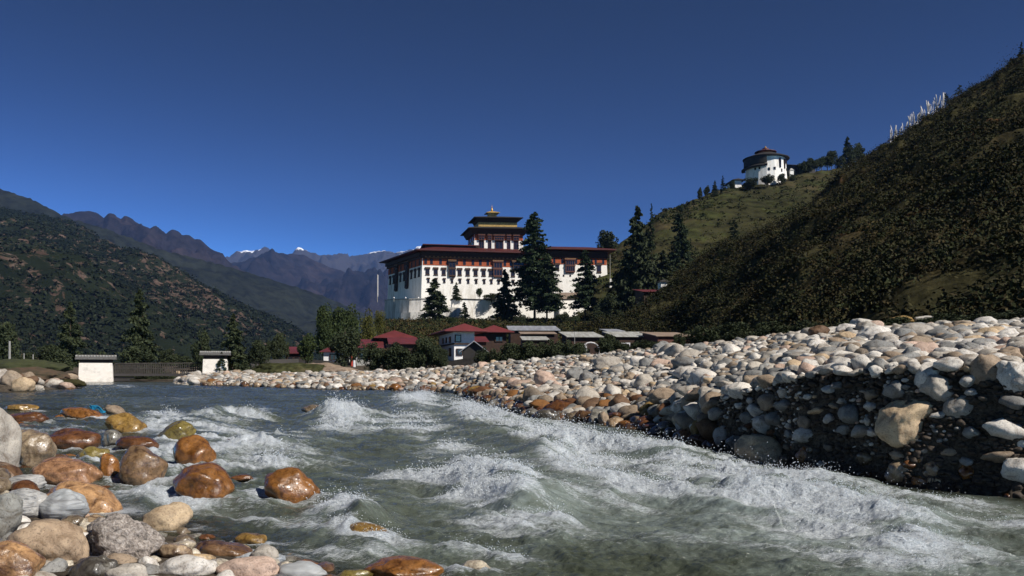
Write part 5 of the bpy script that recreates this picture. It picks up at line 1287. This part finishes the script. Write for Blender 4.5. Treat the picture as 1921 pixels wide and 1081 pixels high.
# white arch rack in front of the sheds
o = empty('rack', P(1108, 664, 112)); tag(o, 'white rounded frame with cloth standing before the sheds', 'rack')
b = MB(); pr = None
for k in range(9):
    a = math.pi*k/8; p = np.array([math.cos(a)*-1.1, 0, .6+math.sin(a)*.9]); 
    if pr is not None: b.tube(pr, p, .09)
    pr = p
b.tube((-1.1, 0, -.5), (-1.1, 0, .6), .09); b.tube((1.1, 0, -.5), (1.1, 0, .6), .09); mesh('frame', np.array(b.v), b.f, M['flag'], o)
b = MB(); b.prism([(-1.05, -.1, -.3), (-.45, -.1, -.3), (-.45, .1, -.3), (-1.05, .1, -.3)], [(-1.05, -.12, 1.1), (-.5, -.1, 1.2), (-.5, .1, 1.2), (-1.05, .1, 1.1)]); mesh('cloth', np.array(b.v), b.f, M['flag'], o)
o = empty('window_frame', P(1172, 662, 110)); tag(o, 'white empty rectangular frame standing in the scrub before the sheds', 'frame')
b = MB()
for (x0, x1, z0, z1) in ((-.7, .7, 1.15, 1.3), (-.7, .7, .2, .35), (-.7, -.55, -.4, 1.15), (.55, .7, -.4, 1.15)): b.box(x0, x1, -.06, .06, z0, z1)
mesh('frame', np.array(b.v), b.f, M['flag'], o)
# meadow mound of spoil
def mound(name, px, py, Y, w, h, mat, label, seed, dn=.6):
    V, Fs = ICO[4]; V = V.copy()*np.array([w, w*dn, h]); V *= (1+.18*fbm(V[:, 0]/w*2.2+seed, V[:, 1]/w*2.2, V[:, 2]/h*1.2, o=4, s=seed))[:, None]
    o = mesh(name, V, Fs, mat, smooth=True); o.location = P(px, py, Y); tag(o, label, 'mound'); return o
mound('earth_mound', 545, 697, 90, 4.6, .9, M['earth_far'], 'grassy mound on the spit before the cottages', 3)
mound('sand_heap', 600, 694, 92, 2.6, .75, mat_simple('sand', (.24, .18, .13), (.15, .11, .08), 3, .95, .6, 12), 'light brown heap of sand beside the grassy mound', 5)
mound('sand_heap', 628, 697, 90, 2.4, .5, mat_simple('sand_two', (.26, .2, .15), (.17, .12, .09), 3, .95, .6, 12), 'lower pinkish heap of sand nearer the red post', 6)
mound('earth_mound', 28, 694, 56, 3.4, .7, mat_simple('turf', (.045, .05, .018), (.025, .028, .012), 2, .95, .8, 14), 'green turf hump above the yellow-tan boulder', 8)
mound('earth_mound', 95, 720, 54, 2.2, .35, M['hill_near'], 'brown eroded earth bank between the far shore boulders and the bigger pier', 9)
mound('earth_mound', 40, 706, 54, 3., .55, mat_simple('brown_earth', (.09, .055, .035), (.04, .035, .02), 2, .95, .9, 10), 'brown earth slope under the green turf hump', 10)

# ---- round watch tower on the ridge
rt = empty('watchtower'); tag(rt, 'round white watchtower with dark tiered roof on the grassy ridge', 'tower')
Yt = 552; c = xy(1437, Yt); ra = 13.2; zb_ = zr(346, Yt); zt_ = zr(301, Yt)
m = MB(); m.lathe([(ra+1, zb_-8), (ra, zb_), (ra-1.0, zt_), (0, zt_)], c, 16, R(8), R(368)); m.build('wall', M['white'], rt)
m = MB(); m.lathe([(0, zt_-.1), (ra+1.4, zt_+.2), (ra+1.5, zt_+.7), (4.5, zt_+4.6), (0, zt_+4.8)], c, 40); m.build('roof', M['roof_dark'], rt)
m = MB(); m.lathe([(ra-.2, zr(320, Yt)), (ra+2.2, zr(320.5, Yt)), (ra+2.3, zr(318.5, Yt)), (ra-.5, zr(313, Yt))], c, 40, R(150), R(250)); m.build('lower_roof', M['roof_dark'], rt)
m = MB(); m.lathe([(ra-.6, zr(314, Yt)), (ra+.8, zr(314, Yt)), (ra+.8, zt_+.15), (ra-.6, zt_+.15)], c, 40, R(160), R(256)); m.build('gallery', M['roof_dark'], rt)
m = MB(); m.lathe([(4.6, zt_+3), (4.6, zr(286, Yt)), (0, zr(286, Yt))], xy(1436, Yt), 12); m.build('lantern', M['band'], rt)
m = MB(); m.lathe([(0, zr(286, Yt)), (7.0, zr(286.5, Yt)), (6.9, zr(285.5, Yt)), (2.2, zr(281, Yt)), (2.0, zr(279, Yt)), (0, zr(278, Yt))], xy(1436, Yt), 14); m.build('lantern_roof', M['roof_red'], rt)
m = MB(); m.lathe([(.5, zr(279.5, Yt)), (.7, zr(277.5, Yt)), (.02, zr(274, Yt))], xy(1436, Yt), 8); m.build('finial', M['gold'], rt)
def rwin(azd, r0, r1, w_, fr='wood'):
    a = R(azd); n = np.array([math.cos(a), math.sin(a)]); d = np.array([-n[1], n[0]]); p = np.array([*c])+n*(ra-.9)
    z0, z1 = zr(r1, Yt), zr(r0, Yt); m = MB()
    m.obox((*(p+n*.1), (z0+z1)/2), (*d, 0), (*n, 0), UP, w_/2, .5, (z1-z0)/2); o = m.build('window', M[fr], rt)
    m = MB(); m.obox((*(p+n*.58), (z0+z1)/2), (*d, 0), (*n, 0), UP, w_/2-.15, .12, (z1-z0)/2-.2); m.build('pane', M['glass'], o)
for az, r0, r1, w_ in ((222, 321, 325, 1), (235, 321, 325, 1), (262, 323, 328, 1.3), (278, 322, 327, 1.3), (297, 304, 322, 1.2), (302, 324, 330, 1.1), (318, 304, 322, 1.2), (333, 303, 311, 1.2), (335, 320, 324, 1.), (250, 315, 319, 3.2), (348, 304, 311, 1.2)):
    rwin(az, r0, r1, w_)
house('hut', 'small flat-roofed hut with white wall beside the narrow ridge tree', 1379, 535, 6, 1364, 1391, 338.5, 352, 1.2, 2.2, 'roof_dark', 'white_shed', 'hip')
house('chorten', 'little white chorten next to the round watchtower', 1482.5, 556, 6, 1480, 1489, 320, 334, 1.6, .3, 'concrete', 'white', 'hip')
house('lodge', 'low dark lodge with sloping roof stretching behind the chorten', 1492, 566, 10, None, 1530, 311, 330, 4., 1.4, 'roof_dark', 'roof_dark', 'mono', side=12)
house('hut', 'long low whitish hut on the ridge before the prayer poles', 1588, 590, 4, None, 1628, 305, 312, .6, .4, 'concrete', 'white_old', 'mono', side=5)
house('hut', 'tiny pale hut low on the ridge between two bushes', 1252, 488, 6, None, 1259, 398, 404, .5, .4, 'roof_dark', 'white_old', 'mono', side=4)

# ---- prayer poles on the steep skyline
rr = np.random.default_rng(5)
pxl = np.sort(np.concatenate([rr.uniform(1668, 1700, 14), rr.uniform(1704, 1748, 30), rr.uniform(1746, 1772, 12)]))
b = MB(); b.tube((0, 0, -.8), (0, 0, 6.2), .06, .04, 5); pm = mesh('pole', np.array(b.v), b.f, M['pole'])
fv = []; ff = []
for k in range(9):
    z = .9+k*.66; fv += [(.06, 0, z), (.2+.05*math.sin(k*1.3), .1*math.sin(k*.9), z-.05)]
for k in range(8): ff.append((2*k, 2*k+1, 2*k+3, 2*k+2))
fm = mesh('flag', np.array(fv), ff, M['flag']); sm = fm.modifiers.new('s', 'SOLIDIFY'); sm.thickness = .03
r0 = empty('prayer_flag_pole'); pm.parent = r0; fm.parent = r0
lab = 'slim pole with long white prayer flag in the row on the steep skyline'
for i, px in enumerate(pxl):
    o = r0 if i == 0 else copy_tree(r0)
    row = float(interp_px(RN, px, 1)); Yp = float(interp_px(RN, px, 2))-rr.uniform(0, 4)
    o.location = P(px, row+2, Yp); k = rr.uniform(.65, 1.15); o.scale = (k*rr.uniform(.8, 1.4), k, k*.95); o.rotation_euler = (R(rr.normal(0, 5)), R(rr.normal(0, 8)), R(rr.uniform(-30, 30)))
    tag(o, lab, 'prayer flag', lab)

# ---- footbridge with two whitewashed piers
br = empty('footbridge'); tag(br, 'wooden footbridge hung between two whitewashed shingle-roofed piers', 'bridge')
def pier(px0, px1, r_top, r_bot, Y, dep, rroof, rf0):
    x0, x1 = (px0-HX)/F*Y, (px1-HX)/F*Y; z0, z1 = zr(r_bot, Y)-1, zr(r_top, Y); k = .06
    th = math.atan2(-x1, Y)*.93; piv = (x1, Y); Tm = Matrix.Translation((x1, Y, 0)) @ Matrix.Rotation(th, 4, 'Z') @ Matrix.Translation((-x1, -Y, 0))
    x0 = x1-(x1-x0)*math.cos(th)*.99
    _b = MB.build
    def bl(m, name, mat, par):
        o = _b(m, name, mat, par); o.data.transform(Tm); return o
    m = MB(); m.prism([(x0-k, Y-k, z0), (x1+k, Y-k, z0), (x1+k, Y+dep, z0), (x0-k, Y+dep, z0)], [(x0+k, Y+k, z1), (x1-k, Y+k, z1), (x1-k, Y+dep-k, z1), (x0+k, Y+dep-k, z1)])
    p = bl(m, 'pier_wall', M['pier'], br)
    m = MB(); m.prism([(x0+.1, Y+.15, z1), (x1-.1, Y+.15, z1), (x1-.1, Y+dep-.15, z1), (x0+.1, Y+dep-.15, z1)], [(x0+.1, Y+.15, zr(rf0, Y)), (x1-.1, Y+.15, zr(rf0, Y)), (x1-.1, Y+dep-.15, zr(rf0, Y)), (x0+.1, Y+dep-.15, zr(rf0, Y))]); bl(m, 'loft', M['wood'], p)
    zr0, zr1 = zr(rf0, Y), zr(rroof, Y); o = .28
    m = MB(); zc = zr0+.01
    ym = Y+dep/2
    m.prism([(x0-o, Y-o, zc), (x1+o, Y-o, zc), (x1+o, ym, zc+.01), (x0-o, ym, zc+.01)], [(x0-o, Y-o, zc+.1), (x1+o, Y-o, zc+.1), (x1+o, ym, zr1), (x0-o, ym, zr1)])
    m.prism([(x0-o, ym, zc+.01), (x1+o, ym, zc+.01), (x1+o, Y+dep+o, zc), (x0-o, Y+dep+o, zc)], [(x0-o, ym, zr1-.002), (x1+o, ym, zr1-.002), (x1+o, Y+dep+o, zc+.1), (x0-o, Y+dep+o, zc+.1)])
    bl(m, 'roof', M['shingle'], p)
    m = MB(); z_ = zr1
    for i in range(14):
        xx = x0-.2+(x1-x0+.4)*i/13; m.obox((xx, ym-.9+random.uniform(-.1, .1), zc+.36+random.uniform(-.02, .02)), (1, 0, 0), (0, 1, .25), (0, -.25, 1), .09, .12, .05)
    bl(m, 'roof_stones', M['concrete'], p)
    return p
pier(148, 212, 681, 723, 84, 3.4, 665.5, 675)
pier(380, 427, 674, 708, 88, 3.4, 658, 667)
xa, xb = (211-HX)/F*85.5, (381-HX)/F*89.5
Am, Bm = np.array([xa, 85.5]), np.array([xb, 89.5])
FB = Facade(Am, Bm)
ztop0, ztop1 = zr(683, 85.5), zr(682, 89.5); zd0, zd1 = zr(702, 85.5), zr(702, 89.5)
def beam(mb, t0, t1, za, zb2, o0, o1, h):
    mb.prism([FB.at(t0, za, o1), FB.at(t1, zb2, o1), FB.at(t1, zb2, o0), FB.at(t0, za, o0)], [FB.at(t0, za+h, o1), FB.at(t1, zb2+h, o1), FB.at(t1, zb2+h, o0), FB.at(t0, za+h, o0)])
m = MB(); beam(m, 0, FB.L, zd0-.15, zd1-.15, -1.9, 0, .2); m.build('deck', M['wood_weathered'], br)
for oo in (0, -1.8):
    m = MB(); beam(m, 0, FB.L, ztop0, ztop1, oo-.09, oo+.09, .1); beam(m, 0, FB.L, (ztop0+zd0)/2, (ztop1+zd1)/2, oo-.05, oo+.05, .07)
    for k in range(40):
        t = FB.L*(k+.5)/40; s_ = k/40; beam(m, t-.04, t+.04, zd0, zd0, oo-.04, oo+.04, ztop0-zd0)
    m.build('railing', M['wood_weathered'], br)
m = MB(); beam(m, 0, FB.L, zd0-.2, zd1-.2, .02, .1, .24); m.build('side_boards', M['roof_dark'], br)
for sgn, t0, t1 in ((1, 0, 2.), (-1, FB.L, FB.L-2.)):
    m = MB()
    for k in range(4):
        a, bb = sorted((t0, t0+(t1-t0)*(1-.2*k))); beam(m, a, bb, zd0-.45-k*.22, zd0-.45-k*.22, -1.7, -.1, .16)
    m.build('cantilever_beams', M['roof_dark'], br)
# driftwood pieces caught in the white wave and in the shallows
for px, py, Y, s_, t_ in ((972, 910, 9.3, .06, 'small brown tangle of driftwood tossed in the white wave'),):
    m = MB(); r_ = random.Random(int(px))
    for k in range(7):
        a = np.array([r_.uniform(-1, 1) for _ in range(3)])*s_; m.tube(-a*.6, a, .012, .005, 5)
    o = mesh('driftwood', np.array(m.v), m.f, M['bark']); o.location = P(px, py, Y); tag(o, t_, 'driftwood')
# lamp standards along the bastion
for i, px in enumerate((739, 761, 785)):
    o = empty('garden_lamp', P(px, 562, 374)); b = MB(); b.tube((0, 0, -1), (0, 0, .5), .12); mesh('post', np.array(b.v), b.f, M['pole'], o)
    V, Fs = ICO[1]; gl = mesh('globe', V*.35+np.array([0, 0, .75]), Fs, M['flag'], o, True); tag(o, 'small white globe lamp on the bastion rim, %s' % ('outermost at the shaded end', 'middle one of three', 'closest to the fortress corner')[i], 'lamp')

# ---- air
hz = MB(); hz.box(-15000, 17500, -60, 16500, -6, 3600)
hm = bpy.data.materials.new('haze_air'); hm.use_nodes = True; nt = hm.node_tree; nt.nodes.clear()
out = nt.nodes.new('ShaderNodeOutputMaterial'); pv = nt.nodes.new('ShaderNodeVolumePrincipled')
pv.inputs['Color'].default_value = (.22, .42, 1, 1); pv.inputs['Density'].default_value = 2.4e-5; pv.inputs['Anisotropy'].default_value = 0
nt.links.new(pv.outputs[0], out.inputs['Volume'])
ho = hz.build('haze', hm); tag(ho, kind='stuff')

# ------------------------------------------------------------------ light, air, camera
exec_tail = True
SUN_EL, SUN_AZ = R(41), math.atan2(.79, -.615)     # azimuth measured from +Y towards +X
w = bpy.data.worlds.new('World'); S.world = w; w.use_nodes = True
nt = w.node_tree; bg = nt.nodes['Background']
sky = nt.nodes.new('ShaderNodeTexSky'); sky.sky_type = 'NISHITA'; sky.sun_disc = False
sky.sun_elevation = SUN_EL; sky.sun_rotation = SUN_AZ
sky.altitude = 3200; sky.air_density = .85; sky.dust_density = 0; sky.ozone_density = 2.6
gm = nt.nodes.new('ShaderNodeHueSaturation'); gm.inputs['Hue'].default_value = .487; gm.inputs['Saturation'].default_value = .8; gm.inputs['Value'].default_value = .335
nt.links.new(sky.outputs[0], gm.inputs['Color']); g2 = nt.nodes.new('ShaderNodeGamma'); g2.inputs['Gamma'].default_value = 3.2; nt.links.new(gm.outputs[0], g2.inputs['Color']); nt.links.new(g2.outputs[0], bg.inputs['Color']); bg.inputs['Strength'].default_value = .05
sl = bpy.data.lights.new('sun', 'SUN'); sl.energy = 5; sl.angle = R(.53); sl.color = (1, .95, .87)
so = bpy.data.objects.new('sun', sl); COL.objects.link(so)
d = Vector((math.sin(SUN_AZ)*math.cos(SUN_EL), math.cos(SUN_AZ)*math.cos(SUN_EL), math.sin(SUN_EL)))
so.rotation_euler = d.to_track_quat('Z', 'Y').to_euler(); so.location = (20, -20, 60)
cam = bpy.data.cameras.new('camera'); co = bpy.data.objects.new('camera', cam); COL.objects.link(co)
cam.sensor_width = 36; cam.lens = 36*F/1921.; cam.shift_y = (HY-540.5)/1921.; cam.clip_start = .1; cam.clip_end = 80000
co.location = (0, 0, CZ); co.rotation_euler = (R(90), 0, 0)
S.camera = co
S.view_settings.view_transform = 'Standard'; S.view_settings.look = 'None'; S.view_settings.exposure = .32; S.view_settings.gamma = 1
S.cycles.max_bounces = 6; S.cycles.diffuse_bounces = 2; S.cycles.glossy_bounces = 2; S.cycles.transparent_max_bounces = 8; S.cycles.volume_bounces = 0
S.cycles.sample_clamp_indirect = 5
